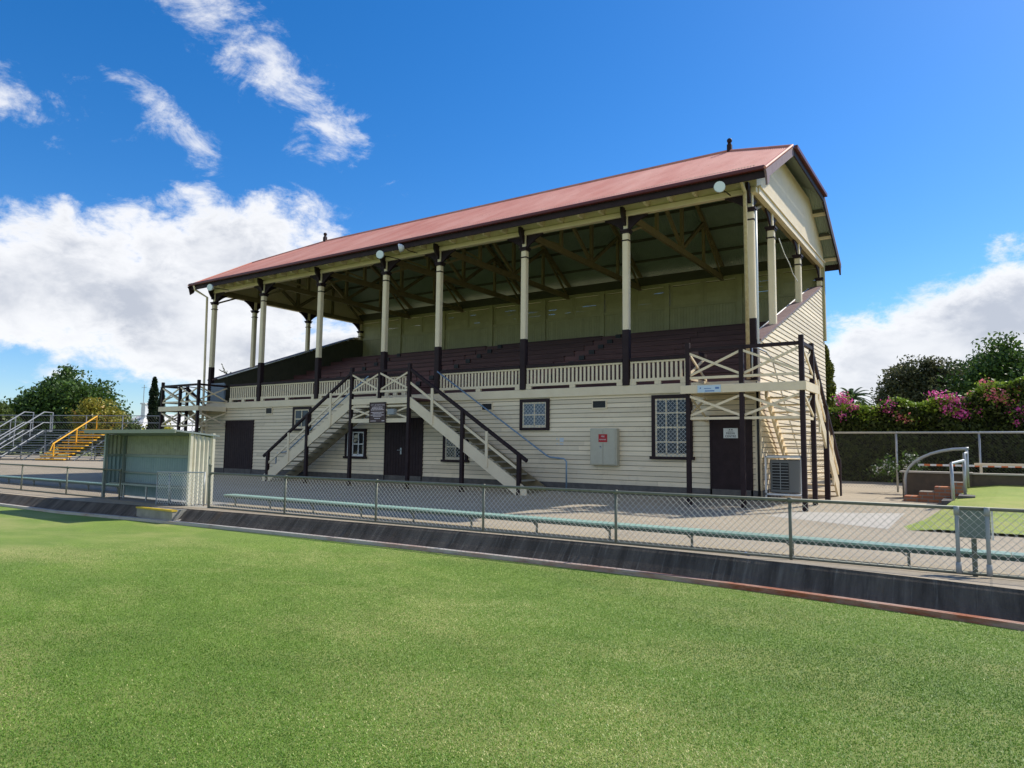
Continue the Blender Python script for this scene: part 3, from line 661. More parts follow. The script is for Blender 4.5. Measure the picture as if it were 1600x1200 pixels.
# windows, doors, vents
def window(x0, x1, z0, z1, cols_, rows_, glass, grille=False, frame=.10, sill=True, bars=CREAM):
    f = MB(); y = YF - .075
    f.box(x0, x0 + frame, y, YF, z0, z1); f.box(x1 - frame, x1, y, YF, z0, z1); f.box(x0 + frame, x1 - frame, y, YF, z1 - frame, z1)
    w_ = f.build('window', BROWN, gs)
    s = MB(); s.box(x0 - .05, x1 + .05, y - .03, YF, z0 - .045, z0 + .03) if sill else s.box(x0 + frame, x1 - frame, y, YF, z0, z0 + frame * .8); s.build('sill', BROWN, w_)
    a, c, e, t = x0 + frame, x1 - frame, z0 + (.03 if sill else frame * .8), z1 - frame
    p = MB(); p.box(a, c, YF - .034, YF - .030, e, t); p.build('pane', glass, w_)
    sh_ = MB(); q = .045; y0, y1 = YF - .055, YF - .034
    sh_.box(a, a + q, y0, y1, e, t); sh_.box(c - q, c, y0, y1, e, t); sh_.box(a + q, c - q, y0, y1, t - q, t); sh_.box(a + q, c - q, y0, y1, e, e + q * 1.8)
    for i in range(1, cols_): x = a + (c - a) * i / cols_; sh_.box(x - .017, x + .017, y0, y1, e + q, t - q)
    for i in range(1, rows_):
        zz = e + (t - e) * i / rows_; hh = .022 if (rows_ == 4 and i == 2) else .017; sh_.box(a + q, c - q, y0 - .003, y1, zz - hh, zz + hh)
    sh_.build('sash', bars, w_)
    if grille:
        gr = MB(); d = .115; W_, H_ = c - a, t - e; yy = YF - .062
        k = -H_
        while k < W_:
            for sg in (1, -1):
                pts = []
                u0 = max(0, k); u1 = min(W_, k + H_)
                if u1 > u0:
                    za, zb = u0 - k, u1 - k
                    if sg < 0: za, zb = H_ - za, H_ - zb
                    gr.beam((a + u0, yy, e + za), (a + u1, yy, e + zb), .009, .008, (0, 1, 0))
            k += d
        gr.build('security_grille', GRILLE, w_)
    return w_
window(-22.10, -21.08, 2.2, 3.06, 2, 2, GLASSB)
window(-19.17, -18.13, 1.2, 2.2, 3, 2, GLASS, bars=WHITE)
window(-14.63, -13.62, 1.16, 2.12, 2, 2, GLASS, True)
window(-11.66, -10.63, 2.12, 3.06, 2, 2, CURTAIN, True, sill=False)
window(-7.42, -6.30, 1.38, 3.05, 3, 4, GLASSB, True)
def vent(x0, x1, z0, z1):
    f = MB(); t = .03
    f.box(x0 - t, x1 + t, YF - .045, YF, z0 - t, z0); f.box(x0 - t, x1 + t, YF - .045, YF, z1, z1 + t); f.box(x0 - t, x0, YF - .045, YF, z0, z1); f.box(x1, x1 + t, YF - .045, YF, z0, z1)
    v = f.build('wall_vent', CREAM, gs); p = MB(); p.box(x0, x1, YF - .03, YF - .025, z0, z1)
    for i in range(4): zz = z0 + (z1 - z0) * (i + .5) / 4; p.box(x0, x1, YF - .038, YF - .03, zz - .008, zz + .008)
    p.build('vent_grille', BLACK, v)
vent(-23.76, -23.40, 2.84, 3.05); vent(-13.09, -12.72, 2.77, 2.96); vent(-9.2, -8.8, 2.75, 2.94)
def door(x0, x1, z1, leafs=1, planks=False, zb=.4):
    f = MB(); y = YF - .05
    f.box(x0 - .05, x0, y, YF, zb, z1 + .05); f.box(x1, x1 + .05, y, YF, zb, z1 + .05); f.box(x0, x1, y, YF, z1, z1 + .05)
    d = MB()
    if planks:
        n_ = int((x1 - x0) / .12)
        for i in range(n_): a = x0 + (x1 - x0) * i / n_; d.box(a + .004, a + (x1 - x0) / n_ - .004, YF - .04, YF - .026, zb, z1)
        d.box(x0, x1, YF - .026, YF - .022, zb, z1)
    else: d.box(x0, x1, YF - .04, YF - .025, zb, z1)
    dd = d.build('door', BROWN, gs, bevel=.003); f.build('door_frame', BROWN, dd)
    return dd
door(-26.33, -24.55, 2.54, planks=True)
d2 = door(-17.2, -15.56, 2.52, planks=True)
h_ = MB(); h_.box(-16.50, -16.44, YF - .055, YF - .04, 1.33, 1.55); h_.tube([(-16.47, YF - .09, 1.47), (-16.60, YF - .09, 1.47)], .012); h_.tube([(-16.47, YF - .04, 1.47), (-16.47, YF - .09, 1.47)], .012); h_.build('door_handle', STEEL, d2)
d3 = door(-5.80, -4.83, 2.42)
h_ = MB(); h_.box(-5.03, -4.97, YF - .07, YF - .04, 1.25, 1.62); h_.build('door_handle', STEEL, d3)
k = MB(); k.box(-27.5, -26.55, YF - .05, YF - .0, 3.4, 4.15)
for i in range(9): zz = 3.45 + i * .085; k.box(-27.5, -26.55, YF - .075, YF - .05, zz, zz + .05)
k.build('louvre_screen', mat('blue_grey_louvre', (.20, .25, .32), .5), gs)

# ------------------------------------------------------------------ landings and stairs
def xpanel(mb, p, q, z0, z1, th=.035, w_=.055):
    p = Vector(p); q = Vector(q); d = (q - p).normalized(); s = Vector((-d.y, d.x, 0)) * .02
    a = Vector((p.x, p.y, z0)); b_ = Vector((q.x, q.y, z1)); c = Vector((p.x, p.y, z1)); e = Vector((q.x, q.y, z0))
    mb.beam(a + s, b_ + s, th, w_); mb.beam(c - s, e - s, th, w_)
YP = 16.6; ZT = 3.15
def post(mb, x, y, z0, z1, r=.06): mb.box(x - r, x + r, y - r, y + r, z0, z1)
def stair_treads(p0, p1, across, w_, n_, par, m_=CREAM, th=.035, depth=.26):
    """treads from top point p0 to bottom p1 (centre line), across = unit vector across the flight"""
    p0, p1 = Vector(p0), Vector(p1); run = Vector((p1.x - p0.x, p1.y - p0.y, 0)).normalized()
    for i in range(n_):
        c = p0.lerp(p1, (i + .6) / n_); b = MB(); b.beam(c - Vector(across) * (w_ / 2), c + Vector(across) * (w_ / 2), depth, th); b.build('tread', m_, par)
def centre_stair():
    t = thing('staircase', 'double flight of cream timber stairs meeting at the central landing with maroon plaque', 'staircase', (-16.3, 17.2, .37), 'timber staircases of the grandstand')
    xl, xr = -17.6, -15.02
    d = MB(); d.box(xl - .05, xr + .05, YP + .03, YF - .08, 3.08, 3.14); d.build('landing_deck', SEAT, t)
    b = MB(); b.box(xl, xr, YP - .04, YP + .03, 2.96, 3.15); b.build('landing_beam', CREAM, t, bevel=.006)
    b = MB(); b.box(xl, xr, YP - .02, YP + .02, 2.86, 2.92); b.box(xl, xr, YP - .03, YP + .03, 2.36, 2.49); xm = (xl + xr) / 2
    b.box(xm - .03, xm + .03, YP - .02, YP + .02, 2.49, 2.86)
    xpanel(b, (xl, YP, 0), (xm, YP, 0), 2.49, 2.86); xpanel(b, (xm, YP, 0), (xr, YP, 0), 2.49, 2.86); b.build('lower_cross_panel', CREAM, t)
    b = MB(); b.box(xl, xr, YP - .03, YP + .03, 3.34, 3.41)
    xpanel(b, (xl, YP, 0), (xm, YP, 0), 3.42, 3.98); xpanel(b, (xm, YP, 0), (xr, YP, 0), 3.42, 3.98); b.build('upper_cross_panel', CREAM, t)
    b = MB(); b.box(xl, xr, YP - .04, YP + .04, 4.0, 4.07); b.build('landing_rail', BROWN, t)
    b = MB(); post(b, xm, YP, 3.15, 4.05, .045); b.build('baluster_post', BROWN, t)
    for x in (xl, xr):
        b = MB(); post(b, x, YP, gz(YP), 4.22, .053); b.build('post', BROWN, t, bevel=.005)
    for s, xs_, xe in ((-1, xl, -22.1), (1, xr, -10.6)):
        for y, nm in ((YP, 'stringer'), (17.62, 'stringer')):
            b = MB(); z0, z1 = 3.02, .38
            b.prism([(xs_, z0 + .17), (xs_, z0 - .17), (xe - s * .35, z1 - .10), (xe, z1 - .10), (xe, z1 + .1)], 1, y - .025, y + .025); b.build(nm, CREAM if y == YP else BEAMW, t)
        stair_treads((xs_ + s * .1, 17.13, 3.0), (xe - s * .05, 17.13, .42), (0, 1, 0), .9, 15, t, mat('grey_stair_treads', (.36, .34, .28), .7, (.25, .23, .19), 5, .5))
        zr = lambda x: 4.05 + (1.22 - 4.05) * (abs(x - xs_) / 4.45)
        b = MB(); b.beam((xs_, YP, zr(xs_)), (xe + s * .02, YP, zr(xe + s * .02)), .08, .11); b.build('handrail', BROWN, t, bevel=.02)
        b = MB(); b.beam((xs_, YP, zr(xs_) - .42), (xe - s * .25, YP, zr(xe - s * .25) - .42), .035, .07); b.build('mid_rail', CREAM, t)
        xm2 = xs_ + s * 2.15; xn = xe - s * .25
        for x, nm in ((xm2, 'post'), (xn, 'newel_post')):
            b = MB(); post(b, x, YP - .01, gz(YP), zr(x) + .0, .055); b.build(nm, BROWN, t, bevel=.005)
        for x in ((xs_ + xm2) / 2 - s * .1, (xm2 + xn) / 2 - s * .1):
            zb_ = 3.02 + (.38 - 3.02) * abs(x - xs_) / abs(xe - xs_) - .17
            b = MB(); b.box(x - .045, x + .045, YP - .055, YP - .02, zb_, zr(x) - .04); b.build('baluster_post', CREAM, t)
        b = MB(); m_ = lambda xx: xx if s > 0 else -32.58 - xx
        b.tube([(m_(-14.73), 17.6, 4.04), (m_(-10.55), 17.6, 1.38), (m_(-10.45), 17.6, 1.34), (m_(-9.98), 17.6, 1.30), (m_(-9.9), 17.6, 1.22), (m_(-9.9), 17.6, .35)], .024, 8); b.build('pipe_handrail', BLUEP, t, smooth=True)
    return t
centre_stair()
def side_stair(mir, label):
    f = (lambda x: x) if not mir else (lambda x: -32.38 - x)
    t = thing('staircase', label, 'staircase', (f(-4.0), 17.2, .37), 'timber staircases of the grandstand')
    xa, xc, xb = -5.95, -4.66, -3.33
    def bx_(mb, x0, x1, *r): a, b_ = f(x0), f(x1); mb.box(min(a, b_), max(a, b_), *r)
    d = MB(); bx_(d, xa, xb, YP + .03, YF - .08, 3.07, 3.13); bx_(d, X1 + .06, xb, YF - .08, 18.0, 3.07, 3.13); d.build('landing_deck', SEAT, t)
    b = MB(); bx_(b, -6.12, xb + .1, YP - .1, YP - .04, 2.95, 3.15); b.build('landing_beam', CREAM, t, bevel=.006)
    b = MB(); bx_(b, xb + .04, xb + .1, YP - .04, 17.95, 2.95, 3.15); b.build('landing_beam', CREAM, t)
    b = MB(); bx_(b, xa - .1, xa - .04, YP - .04, YF - .07, 2.95, 3.15); b.build('landing_beam', CREAM, t, bevel=.006)
    b = MB(); bx_(b, xa, xb, YP - .025, YP + .025, 2.32, 2.38); bx_(b, xb - .025, xb + .025, YP, 17.75, 2.32, 2.38); bx_(b, xa - .025, xa + .025, YP, YF, 2.32, 2.38)
    xpanel(b, (f(xa), YP, 0), (f(xc), YP, 0), 2.4, 2.9); xpanel(b, (f(xc), YP, 0), (f(xb), YP, 0), 2.4, 2.9); xpanel(b, (f(xb), YP, 0), (f(xb), 17.7, 0), 2.4, 2.9); xpanel(b, (f(xa), YP, 0), (f(xa), YF, 0), 2.4, 2.9)
    b.build('lower_cross_panel', CREAM, t)
    b = MB(); bx_(b, xa, xb, YP - .03, YP + .03, 3.30, 3.36); bx_(b, xb - .03, xb + .03, YP, 17.7, 3.30, 3.36); bx_(b, xa - .03, xa + .03, YP, YF, 3.30, 3.36)
    xpanel(b, (f(xa), YP, 0), (f(xc), YP, 0), 3.38, 3.95); xpanel(b, (f(xc), YP, 0), (f(xb), YP, 0), 3.38, 3.95); xpanel(b, (f(xb), YP, 0), (f(xb), 17.7, 0), 3.38, 3.95); xpanel(b, (f(xa), YP, 0), (f(xa), YF, 0), 3.38, 3.95)
    b.build('upper_cross_panel', CREAM, t)
    b = MB(); bx_(b, xa, xb, YP - .04, YP + .04, 3.98, 4.06); bx_(b, xb - .04, xb + .04, YP, 17.75, 3.98, 4.06); bx_(b, xa - .04, xa + .04, YP, YF, 3.98, 4.06); b.build('landing_rail', BROWN, t)
    for x, y, zt in ((xa, YP, 4.2), (xc, YP, 4.05), (xb, YP, 4.2), (xb, 17.72, 4.15)):
        b = MB(); post(b, f(x), y, gz(y), zt, .052); b.build('post', BROWN, t, bevel=.005)
    if mir:
        b = MB(); post(b, f(xb), 17.72 + .0, .3, .4, .06)
    # flight down towards the back
    ytop, ybot = 17.8, 21.1
    for x in (xb - .0, -4.42):
        b = MB(); b.prism([(ytop, 3.2), (ytop, 2.9), (ybot - .3, .34), (ybot, .34), (ybot, .62)], 0, f(x) - .025, f(x) + .025); b.build('stringer', CREAM, t)
    stair_treads((f(-3.88), ytop + .1, 3.0), (f(-3.88), ybot - .05, .45), (1, 0, 0), 1.04, 15, t)
    zr = lambda y: 4.02 - (y - 17.72) * .80
    b = MB(); b.beam((f(xb), 17.72, zr(17.72)), (f(xb), 21.25, zr(21.25)), .07, .12); b.build('handrail', BROWN, t, bevel=.015)
    b = MB(); b.beam((f(xb), 17.78, zr(17.78) - .42), (f(xb), 21.0, zr(21.0) - .42), .035, .08); b.build('mid_rail', CREAM, t)
    for y in (19.3, 21.0):
        b = MB(); post(b, f(xb), y, gz(y), zr(y), .06); b.build('post', BROWN, t, bevel=.005)
    for y in (18.5, 20.15):
        b = MB(); b.box(f(xb) - .02, f(xb) + .02, y - .05, y + .05, zr(y) - 1.35, zr(y) - .05); b.build('baluster_post', CREAM, t)
    b = MB(); b.tube([(f(-4.45), 16.75, 3.3), (f(-4.45), 16.75, 4.0), (f(-4.40), 16.9, 4.02), (f(-4.35), 17.6, 4.0), (f(-4.3), 18.0, 3.85), (f(-4.3), 21.0, 1.35), (f(-4.3), 21.1, .4)], .02, 8); b.build('pipe_handrail', STEEL, t, smooth=True)
side_stair(False, 'right-hand landing and stair with light blue sign on its beam, beside the air conditioner')
side_stair(True, 'left-hand landing with crossed railings and brown posts behind the small shelter')

# ------------------------------------------------------------------ wall-mounted things
def sign(name, x0, x1, z0, z1, y, m_, label, cat='sign', th=.015):
    b = MB(); b.box(x0, x1, y - th, y, z0, z1); off = Vector(((x0 + x1) / 2, y, z0)); return one(name, b, m_, label, cat, off), off
s, off = sign('plaque', -16.66, -15.97, 2.37, 3.0, YP - .05, PLAQ, 'maroon plaque with pale lettering under the central landing'); ORG[s.name] = tuple(off)
text('lettering', 'CITY OF HAMILTON', .068, (-16.315, YP - .068, 2.925), PTXT, s)
for i, (w_, z_) in enumerate(((.46, 2.86), (.52, 2.815), (.60, 2.77), (.58, 2.69), (.42, 2.645), (.60, 2.60), (.38, 2.555), (.26, 2.49))):
    b = MB(); x = -16.315 - w_ / 2
    while x < -16.315 + w_ / 2 - .02:
        e = min(-16.315 + w_ / 2, x + random.uniform(.04, .11)); b.box(x, e - .014, YP - .069, YP - .0652, z_ - .012, z_ + .012); x = e
    b.build('lettering', PTXT, s)
b = MB(); b.box(-16.62, -16.38, YP - .069, YP - .0652, 2.40, 2.42); b.box(-16.12, -16.0, YP - .069, YP - .0652, 2.40, 2.425); b.build('lettering', PTXT, s)
fr = MB()
for (a, c, e, g_) in ((-16.675, -15.955, 2.355, 2.375), (-16.675, -15.955, 2.995, 3.015), (-16.675, -16.655, 2.375, 2.995), (-15.975, -15.955, 2.375, 2.995)): fr.box(a, c, YP - .075, YP - .05, e, g_)
fr.build('rim', BROWN, s)
b = MB(); b.box(-15.78, -15.5, YP - .18, YP - .04, 2.60, 2.78); one('junction_box', b, GREYF, 'small grey box beside the maroon plaque under the central landing', 'electrical box', (-15.64, YP - .1, 2.6), bevel=.01)
s, off = sign('sign', -5.68, -5.12, 2.965, 3.135, YP - .102, SIGNB, 'light blue sign on the beam of the right-hand landing'); ORG[s.name] = tuple(off)
b = MB(); b.box(-5.5, -5.27, YP - .1185, YP - .117, 2.985, 3.01); b.box(-5.52, -5.35, YP - .1185, YP - .117, 3.05, 3.065); b.box(-5.25, -5.16, YP - .1185, YP - .117, 3.04, 3.085); b.ball((-5.61, YP - .117, 3.07), .018, sc=(1, .1, 1)); b.build('lettering', INKB, s)
s, off = sign('sign', -5.49, -5.13, 1.90, 2.15, YF - .041, SIGNW, 'white MEDIA CENTRE sign on the brown door'); ORG[s.name] = tuple(off)
text('lettering', 'MEDIA', .075, (-5.31, YF - .058, 2.02), INK, s); text('lettering', 'CENTRE', .075, (-5.31, YF - .058, 1.945), INK, s)
b = MB(); b.box(-5.35, -5.32, YF - .0585, YF - .056, 2.10, 2.125); b.box(-5.29, -5.26, YF - .0585, YF - .056, 2.10, 2.125); b.box(-5.38, -5.24, YF - .0585, YF - .056, 2.072, 2.08); b.build('emblem', INK, s)
# hose reel cabinet
cb = thing('cabinet', 'grey-cream wall cabinet with red sign on its doors', 'cabinet', (-8.79, YF, 1.14))
b = MB(); b.box(-9.2, -8.38, YF - .2, YF - .02, 1.14, 2.16); b.build('case', GREYB, cb, bevel=.01)
for x0, x1 in ((-9.17, -8.80), (-8.79, -8.43)):
    b = MB(); b.box(x0, x1, YF - .215, YF - .2, 1.17, 2.13); d = b.build('door', GREYB, cb, bevel=.004)
b = MB(); b.ball((-8.87, YF - .23, 1.66), .022); b.box(-8.89, -8.84, YF - .22, YF - .2, 1.60, 1.64); b.build('latch', STEEL, cb)
b = MB(); b.box(-8.93, -8.66, YF - .219, YF - .2155, 1.78, 2.0); rs = b.build('warning_sign', SIGNRED, cb)
text('lettering', 'FIRE', .06, (-8.795, YF - .221, 1.935), WHITE, rs); text('lettering', 'HOSE REEL', .045, (-8.795, YF - .221, 1.85), WHITE, rs)
b = MB(); b.box(-10.28, -10.15, YF - .026, YF - .022, 1.78, 1.90); b.box(-10.28, -10.16, YF - .026, YF - .022, 1.70, 1.74); b.box(-10.39, -10.36, YF - .026, YF - .022, 1.84, 1.90); b.box(-10.39, -10.34, YF - .026, YF - .022, 1.71, 1.74)
one('sticker', b, mat('torn_pale_stickers', (.55, .60, .62), .5), 'torn pale stickers on the boards left of the wall cabinet', 'sticker', (-10.28, YF - .024, 1.7))
# air conditioner
ACG = mat('air_conditioner_grey', (.16, .165, .16), .5)
ac = thing('air_conditioner', 'grey outdoor air conditioner in white frame under the right-hand stair', 'air conditioner', (-4.1, 18.0, .37))
b = MB(); b.box(-4.42, -3.72, 18.05, 18.45, .58, 1.38); b.build('casing', ACG, ac, bevel=.02)
b = MB(); b.box(-4.36, -3.98, 18.03, 18.048, .66, 1.30); g1 = b.build('fan_grille', BLACK, ac)
b = MB()
for i in range(9): z_ = .69 + i * .07; b.box(-4.36, -3.98, 18.015, 18.028, z_, z_ + .012)
b.box(-4.175, -4.163, 18.012, 18.03, .66, 1.3); b.build('grille_bars', GREYF, g1)
b = MB()
for x in (-4.5, -3.66): b.box(x - .02, x + .02, 17.95, 17.99, .37, 1.47)
b.box(-4.5, -3.66, 17.95, 17.99, 1.43, 1.47); b.box(-4.52, -3.64, 17.95, 18.5, .52, .56); b.build('frame', WHITE, ac)
b = MB(); b.box(-4.46, -3.7, 17.99, 18.5, 1.46, 1.49); b.build('cover', GREYF, ac)
# floodlights
for i, (x, z_, lab, side) in enumerate(((-5.2, 8.13, 'round white floodlight at the right end of the front eave', 0), (-16.78, 8.10, 'round white floodlight above the column left of the central landing', 0), (-15.9, 8.18, 'white floodlight turned sideways on the front eave above the landing', 1), (-26.5, 8.12, 'round white floodlight at the far left end of the front eave', 0))):
    fl = thing('floodlight', lab, 'floodlight', (x, 17.25, z_), 'floodlights under the front eave')
    b = MB(); n_ = 16; pr = [(.14, 0), (.145, .03), (.11, .12), (.05, .17)]
    dirv = Vector((.35, -1, -.12)).normalized() if not side else Vector((-.8, -.5, -.2)).normalized(); q = dirv.to_track_quat('Z', 'Y'); c0 = Vector((x, 16.90, z_ - .03))
    for r_, h in pr:
        for k in range(n_): b.v.append(tuple(c0 + q @ Vector((r_ * math.cos(2 * math.pi * k / n_), r_ * math.sin(2 * math.pi * k / n_), -h))))
    for j in range(3):
        for k in range(n_): b.f.append((j * n_ + k, j * n_ + (k + 1) % n_, (j + 1) * n_ + (k + 1) % n_, (j + 1) * n_ + k))
    b.f.append(tuple(range(3 * n_, 4 * n_))); b.build('housing', SIGNW, fl)
    b = MB()
    for k in range(n_): b.v.append(tuple(c0 + q @ Vector((.135 * math.cos(2 * math.pi * k / n_), .135 * math.sin(2 * math.pi * k / n_), .004))))
    b.f.append(tuple(range(n_))); b.build('lens', LAMPG, fl)
    b = MB(); b.tube([c0 - dirv * .15, (x, 17.45, z_), (x, 17.86, z_ + .03)], .015, 6); b.build('bracket_arm', BROWN, fl)

# ------------------------------------------------------------------ chain link fences
def clink(mb, p, q, z0, z1, pitch, r):
    """diamond wire between ground points p and q (x, y)"""
    p = Vector((p[0], p[1], 0)); q = Vector((q[0], q[1], 0)); Lg = (q - p).length; d = (q - p) / Lg; H = z1 - z0; k = -H
    while k < Lg:
        u0, u1 = max(0, k), min(Lg, k + H)
        if u1 - u0 > .01:
            for sg in (0, 1):
                za, zb = u0 - k, u1 - k
                if sg: za, zb = H - za, H - zb
                a = p + d * u0; b_ = p + d * u1; a.z = z0 + za; b_.z = z0 + zb
                mb.tube([a, b_], r, 3, cap=False)
        k += pitch
def fence(name, label, p, q, posts, zb, zt, rail_b=True, pitch=.083, r=.0017, pr=.021, m_=RAILG, wm=WIRE, post_b=None, group=None):
    t = thing(name, label, 'fence', (p[0], p[1], zb), group); P_ = Vector((p[0], p[1], 0)); Q_ = Vector((q[0], q[1], 0))
    b = MB(); b.tube([(p[0], p[1], zt), (q[0], q[1], zt)], pr, 10); b.build('top_rail', m_, t, smooth=True)
    if rail_b: b = MB(); b.tube([(p[0], p[1], zb), (q[0], q[1], zb)], pr * .8, 8); b.build('bottom_rail', m_, t, smooth=True)
    for x in posts:
        f_ = (x - p[0]) / (q[0] - p[0]); y = p[1] + (q[1] - p[1]) * f_
        b = MB(); b.tube([(x, y, (post_b(x) if post_b else zb - .2)), (x, y, zt)], pr * .95, 10); b.tube([(x, y, zt - .03), (x, y, zt + .028)], pr * 1.25, 10); b.build('post', m_, t, smooth=True)
    b = MB(); clink(b, p, q, zb + .01, zt - .01, pitch, r); b.build('wire_mesh', wm, t)
    return t
YFN = 8.9
fence('chain_link_fence', 'low chain-link fence with green pipe rails between the green and the grandstand', (-13.6, 8.9), (2.0, 9.4), [-13.58, -11.25, -8.9, -6.63, -4.37, -2.04, 1.7], .285, .992, post_b=lambda x: .04, r=.0027)
fence('chain_link_fence', 'low chain-link fence left of the shelter along the green', (-30, YFN), (-17.2, YFN), [-29.6, -27.2, -24.8, -22.45, -19.83, -17.2], .27, .955, post_b=lambda x: .03, m_=RAILG, wm=WIRED)
# gate
gt = thing('gate', 'small chain-link gate with pipe frame in front of the cream shelter wall', 'gate', (-13.7, YFN, .27))
P1 = (-13.72, 8.86); P2 = (-15.28, 8.72)
b = MB(); b.tube([(P1[0], P1[1], .3), (P1[0], P1[1], 1.0), (P2[0], P2[1], .97), (P2[0], P2[1], .24), (P2[0] + .42, P2[1] + .04, .27), (P2[0] + .42, P2[1] + .04, .97)], .016, 8, cap=True); b.build('frame', STEEL, gt, smooth=True)
b = MB(); clink(b, P1, P2, .29, .97, .083, .0042); b.build('wire_mesh', SIGNW, gt)
b = MB(); b.tube([(-13.6, 8.9, .05), (-13.6, 8.9, 1.14)], .026, 8); b.ball((-13.6, 8.9, 1.15), .035); b.build('hinge_post', RAILG, gt)
# rear fence right
fence('chain_link_fence', 'tall chain-link fence in front of the flowering hedge', (-7.0, 24.0), (8, 24.0), [-6.9, -4.5, -2.2, -.12, 2.1, 4.4, 7], .5, 2.18, rail_b=False, pitch=.085, r=.0018, pr=.03, m_=STEEL, wm=WIRED)
# sign board fixed on fence at the far right
bd = thing('notice_box', 'grey-green board on a post standing at the fence by the lawn', 'notice board', (-.14, 9.4, .1))
b = MB(); b.box(-.31, .02, 9.42, 9.48, .66, .985); b.build('board', mat('grey_green_board', (.20, .25, .23), .5, (.15, .19, .18), 6, .5), bd, bevel=.008)
b = MB(); b.box(.025, .045, 9.41, 9.49, .65, .99); b.build('edge_strip', WHITE, bd)
b = MB(); b.box(-.165, -.115, 9.36, 9.40, .0, .66); b.build('post', RAILG, bd)
for x in (-.29, -.01):
    b = MB(); b.tube([(x, 9.31, .3), (x, 9.31, .98)], .021, 10); b.tube([(x, 9.31, .28), (x, 9.31, .40)], .029, 10); b.tube([(x, 9.31, .92), (x, 9.31, 1.01)], .029, 10); b.build('clamp_pipe', GREYF, bd, smooth=True)

# ------------------------------------------------------------------ benches
def longbench(label, xa, xb, y, zt, legs, zg, fall=0):
    t = thing('bench', label, 'bench', ((xa + xb) / 2, y, zg), 'long slatted benches beside the green')
    for k in range(3):
        b = MB(); x = xa
        while x < xb - .1:
            e = min(xb, x + 3.6); b.box(x, e - .006, y - .14 + k * .10, y - .05 + k * .10, zt - .028, zt); x = e
        b.build('seat_slat', BENCHG, t, bevel=.004)
    b = MB(); b.box(xa + .02, xb - .02, y - .135, y - .115, zt - .07, zt - .03); b.build('seat_bearer', BENCHD, t)
    for x in legs:
        b = MB(); b.tube([(x, y - .10, zg - .02), (x, y - .10, zt - .06)], .018, 6); b.tube([(x, y - .10, zt - .05), (x, y + .14, zt - .05)], .016, 6); b.beam((x - .02, y - .1, zt - .11), (x - .1, y - .1, zt - .04), .03, .02); b.build('leg', RAILG, t)
    return t
longbench('long pale green slatted bench behind the main fence', -14.2, 1.8, 9.78, .485, [-13.8, -12.6, -11.25, -9.9, -8.58, -7.28, -5.98, -4.70, -3.44, -2.11, -.8, .5], .235)
longbench('long pale green bench behind the fence left of the shelter', -34, -18.6, 10.2, .48, [-32, -30, -28.2, -26.4, -24.6, -22.9, -21.2, -19.6], .235)
wb = thing('bench', 'white bench on the terrace in front of the hedge', 'bench', (1.5, 22.4, .86))
b = MB(); b.box(-.25, 4.5, 22.3, 22.62, 1.27, 1.33); b.build('seat', CREAM, wb)
for x in (-.1, 2.0, 4.2): b = MB(); b.box(x - .03, x + .03, 22.34, 22.58, .86, 1.27); b.build('leg', CREAM, wb)

# ------------------------------------------------------------------ shelter
sh = thing('shelter', 'small open-fronted corrugated iron shelter beside the green', 'shelter', (-16.2, 9.3, .27))
SX0, SX1, SY0, SY1 = -18.05, -14.4, 8.95, 9.44
def corr(mb, p, q, z0, z1, pitch=.10, amp=.017, slope=0):
    p = Vector(p + (0,)); q = Vector(q + (0,)); Lg = (q - p).length; d = (q - p) / Lg; nrm = Vector((-d.y, d.x, 0)); n_ = int(Lg / pitch * 6); o = len(mb.v)
    for i in range(n_ + 1):
        c = p + d * (Lg * i / n_) + nrm * (amp * math.sin(2 * math.pi * i / 6)); mb.v += [(c.x, c.y, z0), (c.x, c.y, z1 + slope * i / n_)]
    for i in range(n_): mb.f.append((o + 2 * i, o + 2 * i + 2, o + 2 * i + 3, o + 2 * i + 1))
b = MB(); corr(b, (SX1, SY0), (SX1, SY1), .28, 1.83, slope=-.1); b.build('right_panel', SHEDC, sh)
b = MB(); corr(b, (SX1 - .03, SY0 + .03), (SX1 - .03, SY1), .28, 1.8, slope=-.1); b.build('right_inner_panel', SHEDB, sh)
b = MB(); corr(b, (SX0, SY1), (SX1, SY1), .30, 1.30); b.build('back_panel', SHEDB, sh)
b = MB(); corr(b, (SX0, SY1), (SX1, SY1), 1.32, 1.78); b.build('upper_back_panel', SHEDU, sh)
b = MB(); corr(b, (SX0, SY0 + .05), (SX0, SY1), .6, 1.30); b.build('left_panel', SHEDB, sh)
b = MB(); corr(b, (SX0, SY0 + .05), (SX0, SY1), 1.32, 1.80); b.build('upper_left_panel', SHEDU, sh)
for x, y, m_ in ((SX0, SY0, SHEDG), (SX0 + .02, SY1 - .05, SHEDG), (SX1, SY0 - .02, SHEDC), (SX1, SY1 + .02, SHEDC)):
    b = MB(); b.box(x - .035, x + .035, y - .03, y + .03, .27, 1.84); b.build('post', m_, sh)
b = MB(); b.box(SX0, SX1, SY1 - .05, SY1 - .015, 1.27, 1.33); b.box(SX0, SX1, SY1 - .05, SY1 - .015, .86, .90); b.box(SX0 - .02, SX0 + .02, SY0, SY1, 1.27, 1.33); b.build('girt', SHEDG, sh)
b = MB(); b.prism([(SY0 - .42, 1.865), (SY0 - .42, 1.90), (SY1 + .14, 1.80), (SY1 + .14, 1.765)], 0, SX0 - .18, SX1 + .06); b.build('roof', SHEDG, sh)
b = MB(); b.box(SX0 - .19, SX1 + .07, SY0 - .45, SY0 - .42, 1.83, 1.91); b.build('roof_fascia', mat('olive_grey_fascia', (.25, .27, .2), .5), sh)
b = MB(); b.box(SX0 - .15, SX1 + .12, 8.82, 9.95, .0, .26); b.build('floor_slab', mat('shelter_slab', (.26, .25, .23), .85, (.15, .145, .14), 5, .5), sh)
